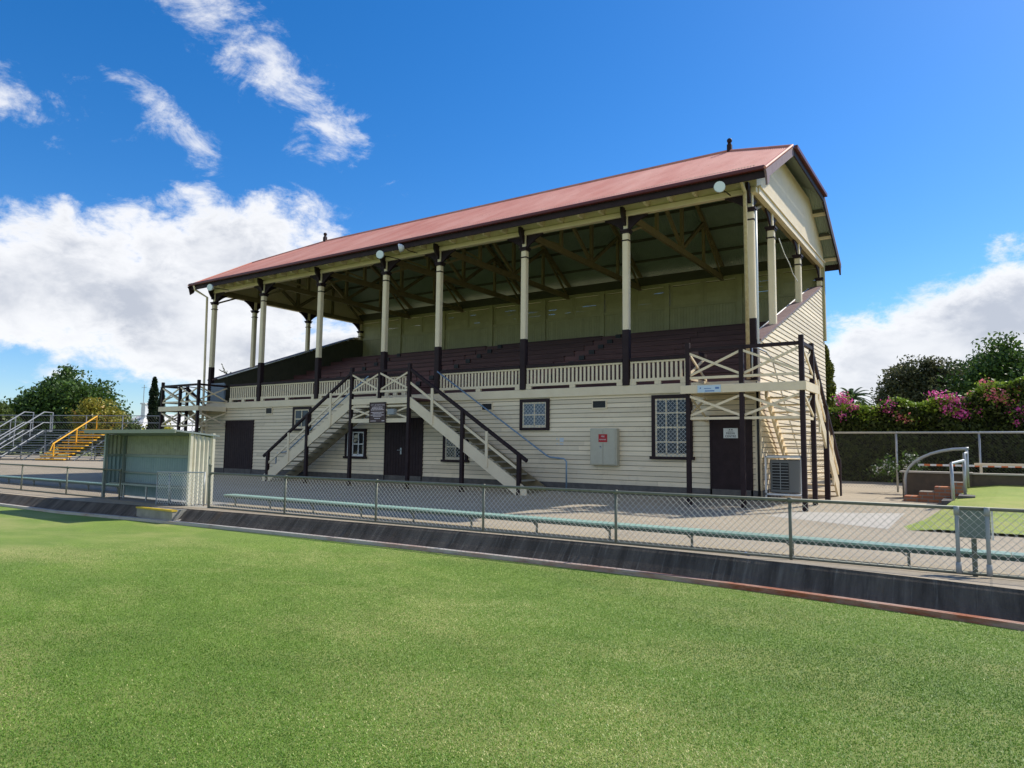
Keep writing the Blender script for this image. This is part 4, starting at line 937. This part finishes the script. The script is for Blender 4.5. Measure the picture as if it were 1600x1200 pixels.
sb = thing('bench', 'grey-green bench inside the corrugated shelter', 'bench', (-16.3, 9.4, .27))
b = MB(); b.box(SX0 + .1, SX1 - .1, SY1 - .42, SY1 - .1, .60, .64); b.build('seat', SHEDG, sb)
for x in (-17.3, -16.3, -15.3): b = MB(); b.box(x - .015, x + .015, SY1 - .40, SY1 - .37, .27, .6); b.build('leg', STEEL, sb)
st = thing('concrete_step', 'concrete step with yellow edge at the gate', 'step', (-14.25, 8.7, 0))
b = MB(); b.box(-14.95, -13.62, 8.12, 9.1, -.02, .262); b.build('step_block', mat('step_concrete', (.30, .285, .25), .85, (.18, .17, .15), 5, .5), st)
b = MB(); b.box(-14.96, -13.61, 8.10, 8.22, .235, .268); b.build('nosing', YSTEP, st)
b = MB(); b.beam((-13.56, 8.15, .02), (-13.5, 9.0, .27), .07, .06); b.build('edging', CONCP, st)
b = MB(); b.tube([(-2.66, 9.3, .27), (-2.60, 9.33, .28), (-2.55, 9.28, .265)], .018, 6); one('litter', b, SILK, 'scrap of blue plastic on the concrete edge behind the fence', 'litter', (-2.6, 9.3, .27))

# ------------------------------------------------------------------ right side: retaining wall, brick steps, handrails
b = MB(); b.box(-1.85, -.3, 21.35, 21.72, .3, 1.06); b.box(-.3, 11, 21.40, 21.74, .3, 1.05)
one('retaining_wall', b, mat('weathered_brown_render', (.11, .085, .06), .85, (.06, .05, .04), 4, .5, .4, 20), 'low brown retaining wall behind the lawn and brick steps', 'wall', (-1.0, 21.5, .3))
b = MB(); b.box(-1.9, -.28, 21.30, 21.76, 1.062, 1.105); b.box(-.28, 11, 21.36, 21.78, 1.052, 1.09)
one('wall_coping', b, mat('coping_concrete', (.42, .38, .32), .8), 'pale concrete coping on the low retaining wall', 'coping', (-1.0, 21.5, 1.06))
bs = thing('brick_steps', 'short flight of orange brick steps climbing to the lawn', 'steps', (-1.2, 20.3, .38))
for i in range(4):
    x0 = -1.72 + i * .33; zt = .39 + .125 * (i + 1)
    b = MB(); b.box(x0, x0 + .325, 20.1, 20.75, .25, zt); b.build('brick_flank', BRICK, bs)
    if i == 3: continue
    b = MB(); b.box(x0 + .52, x0 + .84, 18.9, 20.09, .25, zt - .13); b.build('tread', STONE, bs)  # concrete treads given a dark colour in place of the handrails' shadow
hr = thing('handrail', 'curved galvanised pipe handrail on the far side of the brick steps', 'handrail', (-1.75, 20.9, .38), 'handrails of the brick steps')
b = MB(); arc = [(-1.75, .36), (-1.75, .9)] + [(-1.75 + 1.35 * (1 - math.cos(math.pi / 2 * t)), .9 + .80 * math.sin(math.pi / 2 * t)) for t in (.12, .25, .38, .5, .62, .75, .87, 1.0)] + [(-.33, 1.71)]
b.tube([(x, 20.95, z_) for x, z_ in arc], .035, 8); b.build('rail', STEEL, hr, smooth=True)
b = MB(); b.tube([(-.38, 20.95, .75), (-.38, 20.95, 1.72)], .035, 8); b.build('post', STEEL, hr, smooth=True)
b = MB(); b.tube([(-.38, 20.95, 1.60), (-.42, 20.2, 1.58), (-.42, 20.2, .6)], .033, 8); b.build('return_rail', STEEL, hr, smooth=True)
hr = thing('handrail', 'short straight pipe handrail on the lawn side of the brick steps', 'handrail', (-.62, 18.8, .4), 'handrails of the brick steps')
b = MB(); b.tube([(-.62, 18.6, .35), (-.64, 18.6, 1.36)], .035, 8); b.build('post', STEEL, hr, smooth=True)
b = MB(); b.tube([(-.64, 18.6, 1.36), (-.62, 18.72, 1.36), (-.42, 19.6, 1.42)], .033, 8); b.tube([(-.42, 19.6, 1.43), (-.42, 19.6, .6)], .033, 8); b.build('rail', STEEL, hr, smooth=True)
b = MB()
for i in range(40): x = -1.6 + i * .3; b.box(x, x + .15, 23.2, 23.203, 1.22, 1.275)
tp = one('barrier_tape', b, SIGNW, 'striped barrier tape stretched in front of the hedge', 'tape', (2, 23.2, 1.25)); ORG[tp.name] = (2, 23.2, 1.25)
b = MB()
for i in range(40): x = -1.6 + i * .3 + .15; b.box(x, x + .15, 23.2, 23.203, 1.22, 1.275)
b.build('red_stripes', mat('orange_tape', (.6, .16, .05), .5), tp)

# ------------------------------------------------------------------ bleachers on the left
bl = thing('bleachers', 'aluminium bleachers with a yellow aisle stair beyond the concourse', 'bleachers', (-51.6, 21.25, .3))
BA = R(25); bd_ = Vector((math.cos(BA), math.sin(BA), 0)); bp_ = Vector((-math.sin(BA), math.cos(BA), 0)); B0 = Vector((-51.6, 21.25, 0))
def BP(s, d, z_): v = B0 + bd_ * s + bp_ * d; v.z = z_; return v
S0, S1 = -9, 14
for i in range(6):
    b = MB(); zz = .62 + i * .37; d = .25 + i * .72
    b.beam(BP(S0, d, zz), BP(S1, d, zz), .26, .05); b.build('seat_plank', ALU, bl)
    b = MB(); b.beam(BP(S0, d + .4, zz - .28), BP(S1, d + .4, zz - .28), .28, .04); b.beam(BP(S0, d + .1, zz - .15), BP(S1, d + .1, zz - .15), .03, .05); b.build('foot_plank', ALU, bl)
b = MB(); s_ = S0
while s_ <= S1:
    b.beam(BP(s_, .1, .3), BP(s_, 4.2, 2.4), .05, .07); b.beam(BP(s_, 4.2, .25), BP(s_, 4.2, 2.5), .05, .05); b.beam(BP(s_, 2.2, .25), BP(s_, 2.2, 1.4), .05, .05); b.beam(BP(s_, 0, .28), BP(s_, 4.3, .28), .05, .05); b.beam(BP(s_, 1.2, .3), BP(s_ + 1.8, 2.4, 1.4), .03, .03); s_ += 1.9
b.build('understructure', ALU, bl)
b = MB(); b.tube([BP(S0, 4.45, 3.55), BP(S1, 4.45, 3.55)], .03, 6); b.tube([BP(S0, 4.45, 3.05), BP(S1, 4.45, 3.05)], .025, 6); b.build('guard_rail', ALUR, bl)
s_ = S0
while s_ <= S1:
    b = MB(); b.tube([BP(s_, 4.45, 2.3), BP(s_, 4.45, 3.57)], .04, 6); b.build('guard_post', ALUR, bl); s_ += 2.9
b = MB(); B = BP(S0, 4.45, 0); E_ = BP(S1, 4.45, 0); clink(b, (B.x, B.y), (E_.x, E_.y), 2.5, 3.55, .22, .006); b.build('guard_mesh', WIRED, bl)
for i in range(6):
    b = MB(); zz = .50 + i * .37; d = .0 + i * .72; b.beam(BP(0, d, zz), BP(2.1, d, zz), .34, .07); b.beam(BP(0, d + .35, zz + .18), BP(2.1, d + .35, zz + .18), .30, .06); b.build('aisle_step', YEL, bl)
b = MB(); b.tube([BP(1.0, .2, .5), BP(1.0, .2, 1.5)], .045, 6); b.tube([BP(1.0, -.1, 1.05), BP(1.0, .1, 1.5), BP(1.0, 3.9, 3.5), BP(1.0, 3.9, 2.4)], .045, 6); b.tube([BP(1.0, 2.1, 1.4), BP(1.0, 2.1, 2.5)], .045, 6); b.build('aisle_rail', YEL, bl)
for s_ in (-4.6, -3.0, 9.3, 10.8):
    b = MB(); b.tube([BP(s_, -.3, .9), BP(s_, -.5, 1.4), BP(s_, 3.6, 3.75), BP(s_, 4.4, 3.75), BP(s_, 4.4, 2.4)], .04, 6); b.tube([BP(s_, -.3, .9), BP(s_, 3.6, 3.0), BP(s_, 4.4, 3.0)], .03, 6); b.tube([BP(s_, -.3, .3), BP(s_, 3.6, 2.4), BP(s_, 4.4, 2.4)], .04, 6)
    for d in (-.1, 1.2, 2.5): b.tube([BP(s_, d, .5 + (d + .3) * .53), BP(s_, d, 1.55 + (d + .3) * .57)], .03, 6)
    b.build('stair_rail', ALUR, bl)

# ------------------------------------------------------------------ vegetation
def leaves(name, material, pts, size, parent=None, origin=(0, 0, 0), vary=None, flat=.0, aspect=.6):
    """one quad per leaf, random orientation"""
    n_ = len(pts); pts = np.asarray(pts) - np.array(origin)
    a = rng.normal(size=(n_, 3)); a /= np.linalg.norm(a, axis=1)[:, None]; c = rng.normal(size=(n_, 3)); c[:, 2] += flat; c /= np.linalg.norm(c, axis=1)[:, None]
    b = np.cross(a, c); b /= np.linalg.norm(b, axis=1)[:, None] + 1e-9
    sz = size * rng.uniform(.6, 1.35, n_)[:, None]; a = a * sz; b = b * sz * aspect
    V = np.stack([pts - a, pts + b * .9, pts + a, pts - b * .9], 1).reshape(-1, 3)
    me = bpy.data.meshes.new(name); me.vertices.add(4 * n_); me.vertices.foreach_set('co', V.ravel().astype(np.float32))
    me.loops.add(4 * n_); me.loops.foreach_set('vertex_index', np.arange(4 * n_, dtype=np.int32)); me.polygons.add(n_)
    me.polygons.foreach_set('loop_start', np.arange(0, 4 * n_, 4, dtype=np.int32)); me.update(calc_edges=True)
    at_ = me.attributes.new('vary', 'FLOAT', 'FACE'); vv = rng.uniform(0, 1, n_) if vary is None else np.clip(vary, 0, 1); at_.data.foreach_set('value', vv.astype(np.float32))
    me.materials.append(material); o = bpy.data.objects.new(name, me); scn.collection.objects.link(o)
    if parent: o.parent = parent
    ORG[o.name] = tuple(origin); return o
def crown_pts(c, rad, n_, clumps, spread=.22, shell=.55):
    c = np.array(c); rad = np.array(rad); u = rng.normal(size=(clumps, 3)); u /= np.linalg.norm(u, axis=1)[:, None]
    u *= (shell + (1 - shell) * rng.uniform(0, 1, clumps) ** .7)[:, None] * rng.uniform(.75, 1.12, clumps)[:, None]; cen = c + u * rad
    idx = rng.integers(0, clumps, n_); s = rng.uniform(.6, 1.3, clumps)[idx][:, None] * spread * rad.min()
    p = cen[idx] + np.clip(rng.normal(size=(n_, 3)), -1.8, 1.8) * s
    return p, cen, rng.uniform(0, 1, clumps)[idx] * .5 + rng.uniform(0, .6, n_)
def tree(label, base, crown_c, rad, n_, clumps, lsize, material, name='tree', group=None, trunk_r=.3, spread=.22, shell=.5):
    t = thing(name, label, 'tree', tuple(base), group); p, cen, vy = crown_pts(crown_c, rad, n_, clumps, spread, shell)
    p = p[p[:, 2] > base[2] + .2]; vy = vy[:len(p)]
    leaves('crown', material, p, lsize, t, tuple(base), vy)
    b = MB(); cc_ = Vector(crown_c); fork = Vector(base).lerp(cc_, .55); fork.x = base[0] + .3 * trunk_r
    b.tube([base, Vector(base).lerp(fork, .5) + Vector((trunk_r * .4, 0, 0)), fork], trunk_r, 8, trunk_r * .7)
    for k in range(0, clumps, max(1, clumps // 16)):
        e = Vector(cen[k]); mid = fork.lerp(e, .5) + Vector((0, 0, .25 * (e - fork).length * .3)); b.tube([fork, mid, e], trunk_r * .4, 5, trunk_r * .06)
    b.build('trunk', BARK, t, smooth=True); return t
def tree_px(label, px, py0, py1, wpx, dist, n_, clumps, lsize, m_, name='tree', depth=.8, group=None, base_z=.0, **k):
    top = at(px, py0, dist); bot = at(px, py1, dist); cz = (top.z + bot.z) / 2; rz = (top.z - bot.z) / 2; rx = wpx / 2 * dist / FPX; c = at(px, (py0 + py1) / 2, dist)
    return tree(label, (c.x, c.y, base_z), (c.x, c.y, cz), (rx, rx * depth, rz), n_, clumps, lsize, m_, name, group, **k)
TG = 'trees beyond the bleachers'
tree_px('large dark green tree behind the bleachers', 118, 580, 705, 150, 86, 21000, 120, .23, LF_DARK, group=TG, trunk_r=.4, spread=.16)
tree_px('dark green lower tree at the left of the large one', 60, 606, 705, 96, 84, 9000, 60, .23, LF_DARK, group=TG, trunk_r=.35, spread=.18)
tree_px('yellow-green tree at the left edge of the picture', -2, 628, 705, 66, 78, 7000, 50, .2, LF_MID, group=TG, trunk_r=.3, spread=.2)
tree_px('small golden-leaved tree behind the bleachers', 156, 628, 708, 86, 70, 15000, 80, .16, LF_GOLD, group=TG, trunk_r=.2, spread=.2)
tree_px('low yellow-green bush right of the golden tree', 205, 664, 706, 50, 68, 4000, 30, .14, LF_MID, name='bush', group=TG, trunk_r=.12, spread=.25)
tree_px('bright yellow shrub by the white house', 247, 664, 704, 50, 62, 5000, 30, .12, LF_YEL, name='bush', group=TG, trunk_r=.1, spread=.25)
tree_px('small dark green bush seen under the left-hand landing', 318, 664, 700, 30, 60, 2500, 20, .12, LF_DARK, name='bush', group=TG, trunk_r=.1, spread=.25)
tree_px('dark background tree left of the yellow shrub', 190, 650, 706, 46, 92, 4500, 30, .2, LF_DARK, group=TG, trunk_r=.3, spread=.22)
tree_px('distant dark tree line behind the fence at the far left', 30, 655, 706, 130, 100, 9000, 60, .25, LF_DARK, group=TG, trunk_r=.3, spread=.2)
# wispy sapling above the left rake wall
c = at(350, 640, 45); t = thing('sapling', 'thin sapling with pale leaves beyond the left-hand landing', 'tree', (c.x, c.y, .3)); top = at(353, 583, 45)
b = MB(); b.tube([(c.x, c.y, .3), top], .05, 5, .01)
pp = []
for k in range(16):
    q = Vector((c.x, c.y, .3)).lerp(top, random.uniform(.7, 1)); e = q + Vector((random.uniform(-.7, .7), random.uniform(-.4, .4), random.uniform(.2, .8))); b.tube([q, e], .012, 4, .005); pp += [tuple(q.lerp(e, random.random())) for _ in range(18)]
b.build('trunk', TWIG, t); leaves('crown', LF_OLV, pp, .06, t, (c.x, c.y, .3))
def cypress(label, px, py0, wpx, dist, m_=LF_CYP, n_=9000):
    top = at(px, py0, dist); r = wpx / 2 * dist / FPX; H = top.z; base = (top.x, top.y, .2); h = rng.uniform(0, 1, n_); rr = r * np.clip(np.minimum(1, (1 - h) * 4.0) ** .6, 0, 1) * rng.uniform(.55, 1.08, n_) * (1 + .15 * np.sin(h * 40)); th = rng.uniform(0, 2 * math.pi, n_)
    P_ = np.stack([base[0] + rr * np.cos(th), base[1] + rr * np.sin(th), .4 + h * (H - .4)], 1); t = thing('cypress', label, 'tree', base)
    leaves('crown', m_, P_, .13, t, base); b = MB(); b.tube([base, (base[0], base[1], H * .9)], r * .35, 8, .04); b.build('trunk', BARK, t)
cypress('tall dark cypress left of the grandstand', 242, 590, 12, 58)
cypress('slim cypress beside the taller one behind the left-hand landing', 254, 606, 9, 56, n_=5000)
cypress('yellow-green conifer just showing behind the right wall of the grandstand', 1287, 540, 24, 34, leaf_mat('yellow_green_conifer', (.06, .08, .015), (.19, .20, .04)), 14000)
# right-hand trees
TR = 'trees behind the flowering hedge'
tree_px('rounded olive-green tree with gaps behind the hedge', 1445, 562, 660, 128, 52, 27000, 100, .12, LF_OLV, group=TR, trunk_r=.3, spread=.17, shell=.35)
tree_px('large dark green tree at the right edge behind the hedge', 1600, 536, 690, 200, 46, 40000, 130, .13, LF_DARK, group=TR, trunk_r=.35, spread=.17, shell=.3)
tree_px('mid green tree filling the gap between the olive tree and the large dark tree', 1522, 558, 668, 100, 56, 20000, 90, .13, LF_DARK, group=TR, trunk_r=.3, spread=.18, shell=.3)
tree_px('small green shrub below the palm', 1335, 628, 670, 70, 44, 7000, 40, .11, LF_MID, name='bush', group=TR, trunk_r=.1, spread=.2)
# palm
c = at(1330, 622, 46); t = thing('palm', 'palm tree showing over the hedge', 'tree', (c.x, c.y, .3))
b = MB(); b.tube([(c.x, c.y, .3), (c.x, c.y, c.z)], .22, 8, .18); b.build('trunk', BARK, t)
pp = []; fr_ = MB()
for k in range(46):
    th = random.uniform(0, 2 * math.pi); el = random.uniform(-.15, 1.25); Lf = random.uniform(1.2, 1.7); d = Vector((math.cos(th) * math.cos(el), math.sin(th) * math.cos(el), math.sin(el))); P0 = Vector((c.x, c.y, c.z)); prev = None
    pts_ = [P0 + d * (Lf * u) + Vector((0, 0, -.75 * u * u)) for u in np.linspace(0, 1, 9)]
    fr_.tube(pts_, .02, 4, .006)
    sd = d.cross(Vector((0, 0, 1))).normalized()
    for j in range(1, 9):
        for u in (0, .33, .66):
            q = pts_[j - 1].lerp(pts_[j], u); wl = .30 * (1 - .6 * (j / 9))
            for s in (-1, 1):
                e = q + sd * (s * wl) + Vector((0, 0, -.12)) + d * .12; o_ = len(fr_.v); fr_.v += [tuple(q - d * .025), tuple(q + d * .025), tuple(e)]; fr_.f.append((o_, o_ + 1, o_ + 2))
o = fr_.build('crown', LF_PALM, t); a_ = o.data.attributes.new('vary', 'FLOAT', 'FACE'); a_.data.foreach_set('value', rng.uniform(0, 1, len(o.data.polygons)).astype(np.float32))
# hedge with bougainvillea
HX0, HX1, HY = -13.0, 9.5, 31.6
def htop(x): return 3.36 + .12 * math.sin(x * 1.7) + .10 * math.sin(x * 4.1 + 1) + (max(0, x + 2.2) * .22 if x > -2.2 else 0) * (1 if x < 1.2 else 1) - (max(0, x - 1.2) * .25)
hg = thing('hedge', 'tall dense dark green hedge behind the chain-link fence', 'hedge', (-2, HY, .3))
n_ = 62000; x = rng.uniform(HX0, HX1, n_); tp_ = np.array([htop(v) for v in x]); f_ = rng.uniform(0, 1, n_); top_ = f_ < .28
y = np.where(top_, HY + rng.uniform(0, 1.6, n_), HY + rng.normal(0, .10, n_) + .10 * np.sin(x * 3 + 1)); z_ = np.where(top_, tp_ + rng.normal(0, .10, n_), .35 + (tp_ - .35) * rng.uniform(0, 1, n_)); y = y + .12 * np.sin(z_ * 5 + x * 2)
vy = rng.uniform(0, .75, n_) + .0
leaves('foliage', LF_HED, np.stack([x, y, z_], 1), .075, hg, (-2, HY, .3), vy)
n_ = 26000; x = rng.uniform(HX0, HX1, n_); tp_ = np.array([htop(v) for v in x]); dens = np.sin(x * 2.3) + np.sin(x * 5.1 + 2) + rng.normal(0, .8, n_) > -.4
P_ = np.stack([x, HY - .12 + rng.uniform(0, .9, n_), tp_ - np.abs(rng.normal(0, .34, n_)) + .20], 1)[dens]; leaves('fresh_shoots', LF_HTOP, P_, .065, hg, (-2, HY, .3))
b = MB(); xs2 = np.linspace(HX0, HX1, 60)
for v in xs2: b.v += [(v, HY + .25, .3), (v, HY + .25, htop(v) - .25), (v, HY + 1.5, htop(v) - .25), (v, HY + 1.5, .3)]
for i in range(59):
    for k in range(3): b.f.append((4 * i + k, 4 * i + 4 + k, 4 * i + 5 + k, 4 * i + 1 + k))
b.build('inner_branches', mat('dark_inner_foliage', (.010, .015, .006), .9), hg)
BG = 'flowering bushes on the hedge'
for lab, px, py, w_, h_p, m_, n_ in (('magenta bougainvillea at the left end of the hedge', 1322, 630, 26, 22, LF_PINK, 330), ('small magenta cluster above the middle of the hedge', 1385, 634, 28, 12, LF_PINK, 160), ('magenta bougainvillea mass below the olive tree', 1482, 632, 44, 30, LF_PINK, 700),
        ('coral red blossom on the highest part of the hedge', 1547, 620, 66, 34, LF_CORAL, 620), ('sparse pink blossom low on the middle of the hedge', 1415, 652, 50, 14, LF_CORAL, 170), ('pink blossom at the right edge of the hedge', 1592, 650, 40, 26, LF_PINK, 260)):
    d_ = 26.0 + 4.8 * (1 if px < 1400 else .9); c = at(px, py, d_)
    s_ = (HY - .25) / (c.y); c = Vector((0, 0, 1.6)) + (c - Vector((0, 0, 1.6))) * s_; k_ = (c - Vector((0, 0, 1.6))).dot(fw) / FPX
    t = thing('bougainvillea', lab, 'flowering shrub', (c.x, c.y + .2, max(.3, c.z - h_p * k_ / 2)), BG)
    nc = max(5, n_ // 45); cen = np.stack([c.x + rng.normal(0, .25, nc) * w_ * k_ * 1.1, c.y + rng.uniform(-.1, .6, nc), c.z + rng.normal(0, .26, nc) * h_p * k_ * 1.1], 1); ix = rng.integers(0, nc, n_)
    P_ = cen[ix] + rng.normal(size=(n_, 3)) * np.array([.13, .1, .10])
    leaves('blossom', m_, P_, .055, t, tuple(t.location)); Pg = cen[rng.integers(0, nc, n_ // 2)] + rng.normal(size=(n_ // 2, 3)) * np.array([.2, .1, .14]); leaves('leaves', LF_HTOP, Pg, .06, t, tuple(t.location))
# white-flowering plants by the retaining wall
for lab, px, py, w_ in (('white-flowering plant left of the retaining wall', 1385, 727, 30), ('white-flowering plant behind the retaining wall', 1430, 722, 46)):
    c = at(px, py, 23.0); s_ = 23.4 / c.y; c = Vector((0, 0, 1.6)) + (c - Vector((0, 0, 1.6))) * s_; k_ = s_ * 23.0 / FPX; t = thing('flowering_plant', lab, 'plant', (c.x, c.y, .86), 'white-flowering plants')
    cen = np.stack([c.x + rng.normal(0, .3, 8) * w_ * k_, c.y + rng.normal(0, .1, 8), c.z + rng.normal(0, .10, 8)], 1); P_ = cen[rng.integers(0, 8, 90)] + rng.normal(size=(90, 3)) * .05; tag(leaves('flowers', LF_WHITE, P_, .03, t, (c.x, c.y, .86)), kind='stuff')
    Pg = cen[rng.integers(0, 8, 260)] + rng.normal(size=(260, 3)) * .12; leaves('leaves', LF_DARK, Pg, .05, t, (c.x, c.y, .86))

# ------------------------------------------------------------------ house behind the cypress
hc = at(285, 690, 78); hs_ = thing('house', 'low pale house with a white chimney beyond the left-hand landing', 'house', (hc.x, hc.y, .2))
def HP(px, d): return at(px, 690, d)
a = HP(222, 76); e = HP(345, 84); dirh = (e - a); dirh.z = 0; Lh = dirh.length; dirh.normalize(); nh = Vector((-dirh.y, dirh.x, 0))
def hb(mb, s0, s1, d0, d1, z0, z1):
    vs = []
    for z_ in (z0, z1):
        for d in (d0, d1):
            for s in (s0, s1): v = a + dirh * s + nh * d; vs.append((v.x, v.y, z_))
    mb.add(vs, [(0, 2, 3, 1), (4, 5, 7, 6), (0, 1, 5, 4), (2, 6, 7, 3), (0, 4, 6, 2), (1, 3, 7, 5)])
b = MB(); hb(b, 0, Lh, 0, 8, .2, 3.1); b.build('wall', RENDER, hs_)
b = MB(); zr0, zr1 = 3.05, 5.0; vs = []
for s, d, z_ in ((-.5, -.5, zr0), (Lh + .5, -.5, zr0), (Lh + .5, 8.5, zr0), (-.5, 8.5, zr0), (2.5, 4, zr1), (Lh - 2.5, 4, zr1)): v = a + dirh * s + nh * d; vs.append((v.x, v.y, z_))
b.add(vs, [(0, 1, 5, 4), (1, 2, 5), (2, 3, 4, 5), (3, 0, 4), (0, 3, 2, 1)]); rf = b.build('roof', ROOFG, hs_)
b = MB(); hb(b, 1.6, 2.4, 2.6, 3.4, 3.6, 6.0); hb(b, 1.5, 2.5, 2.5, 3.5, 6.0, 6.15); b.build('chimney', WHITE, rf)
b = MB(); p0 = a + dirh * 1.7 + nh * 3.2; b.tube([(p0.x, p0.y, 6.1), (p0.x, p0.y, 8.2)], .04, 5); b.beam((p0.x - .5, p0.y, 7.9), (p0.x + .5, p0.y, 7.9), .04, .04); b.build('aerial', STEEL, rf)
for s in (4, 7.5):
    if s < Lh - 1: b = MB(); hb(b, s, s + 1.3, -.04, 0, 1.2, 2.4); b.build('window', GLASS, hs_)

# ------------------------------------------------------------------ short turf blades near the viewer
def blades(name, n_, r0, r1, hgt, wid, material, zfun, ymax, x0=-1e9):
    ang = rng.uniform(R(-72), R(8), n_); rr = np.sqrt(rng.uniform(r0 ** 2, r1 ** 2, n_)); x = rr * np.sin(ang); y = rr * np.cos(ang)
    ok = (y < np.array([ymax(v) for v in x])) & (rng.uniform(0, 1, n_) < np.clip((13.5 - rr) / 8.5, 0, 1)); x = x[ok]; y = y[ok]; n_ = len(x); z = np.zeros(n_)
    th = rng.uniform(0, 2 * np.pi, n_); ln_ = rng.uniform(.15, 1.3, n_) * hgt; h = hgt * rng.uniform(.4, 1.0, n_); w_ = wid * rng.uniform(.6, 1.3, n_)
    A = np.stack([x - w_ * np.sin(th), y + w_ * np.cos(th), z], 1); B = np.stack([x + w_ * np.sin(th), y - w_ * np.cos(th), z], 1); C_ = np.stack([x + ln_ * np.cos(th), y + ln_ * np.sin(th), z + h], 1)
    V = np.stack([A, B, C_], 1).reshape(-1, 3); me = bpy.data.meshes.new(name); me.vertices.add(3 * n_); me.vertices.foreach_set('co', V.ravel().astype(np.float32))
    me.loops.add(3 * n_); me.loops.foreach_set('vertex_index', np.arange(3 * n_, dtype=np.int32)); me.polygons.add(n_); me.polygons.foreach_set('loop_start', np.arange(0, 3 * n_, 3, dtype=np.int32)); me.update(calc_edges=True)
    pat = np.sin(x * 1.3 + np.sin(y * 1.1) * 1.5) * np.sin(y * 2.1 + x * .4); q1 = np.sin(x * .9 + 1.3 * np.sin(y * .7 + 1)) * np.sin(y * 1.4 + .8 * np.sin(x * .6)); q2 = np.sin(x * 3.1 + np.sin(y * 2.7) * 1.7) * np.sin(y * 3.9 + np.sin(x * 2.3)); q3 = np.sin(x * 9.3 + 2 * np.sin(y * 7.1)) * np.sin(y * 11.7 + 2 * np.sin(x * 8.2)); q0 = np.sin(x * .45 + y * .9 + 1.2 * np.sin(x * .3)); vv = np.clip(rng.normal(.50, .25, n_) + .10 * q0 + .13 * q1 + .12 * q2 + .08 * q3, 0, 1)
    at_ = me.attributes.new('vary', 'FLOAT', 'FACE'); at_.data.foreach_set('value', vv.astype(np.float32)); me.materials.append(material)
    o = bpy.data.objects.new(name, me); scn.collection.objects.link(o); o['kind'] = 'stuff'; o['label'] = 'short mown grass of the bowling green'; o['category'] = 'grass'; return o
LF_TURF = leaf_mat('turf_blades', (.07, .165, .014), (.21, .385, .036), (.72, .68, .29), .28)
blades('grass', 1900000, 2.6, 13.5, .011, .0027, LF_TURF, None, lambda v: 8.4 + off_k(v))
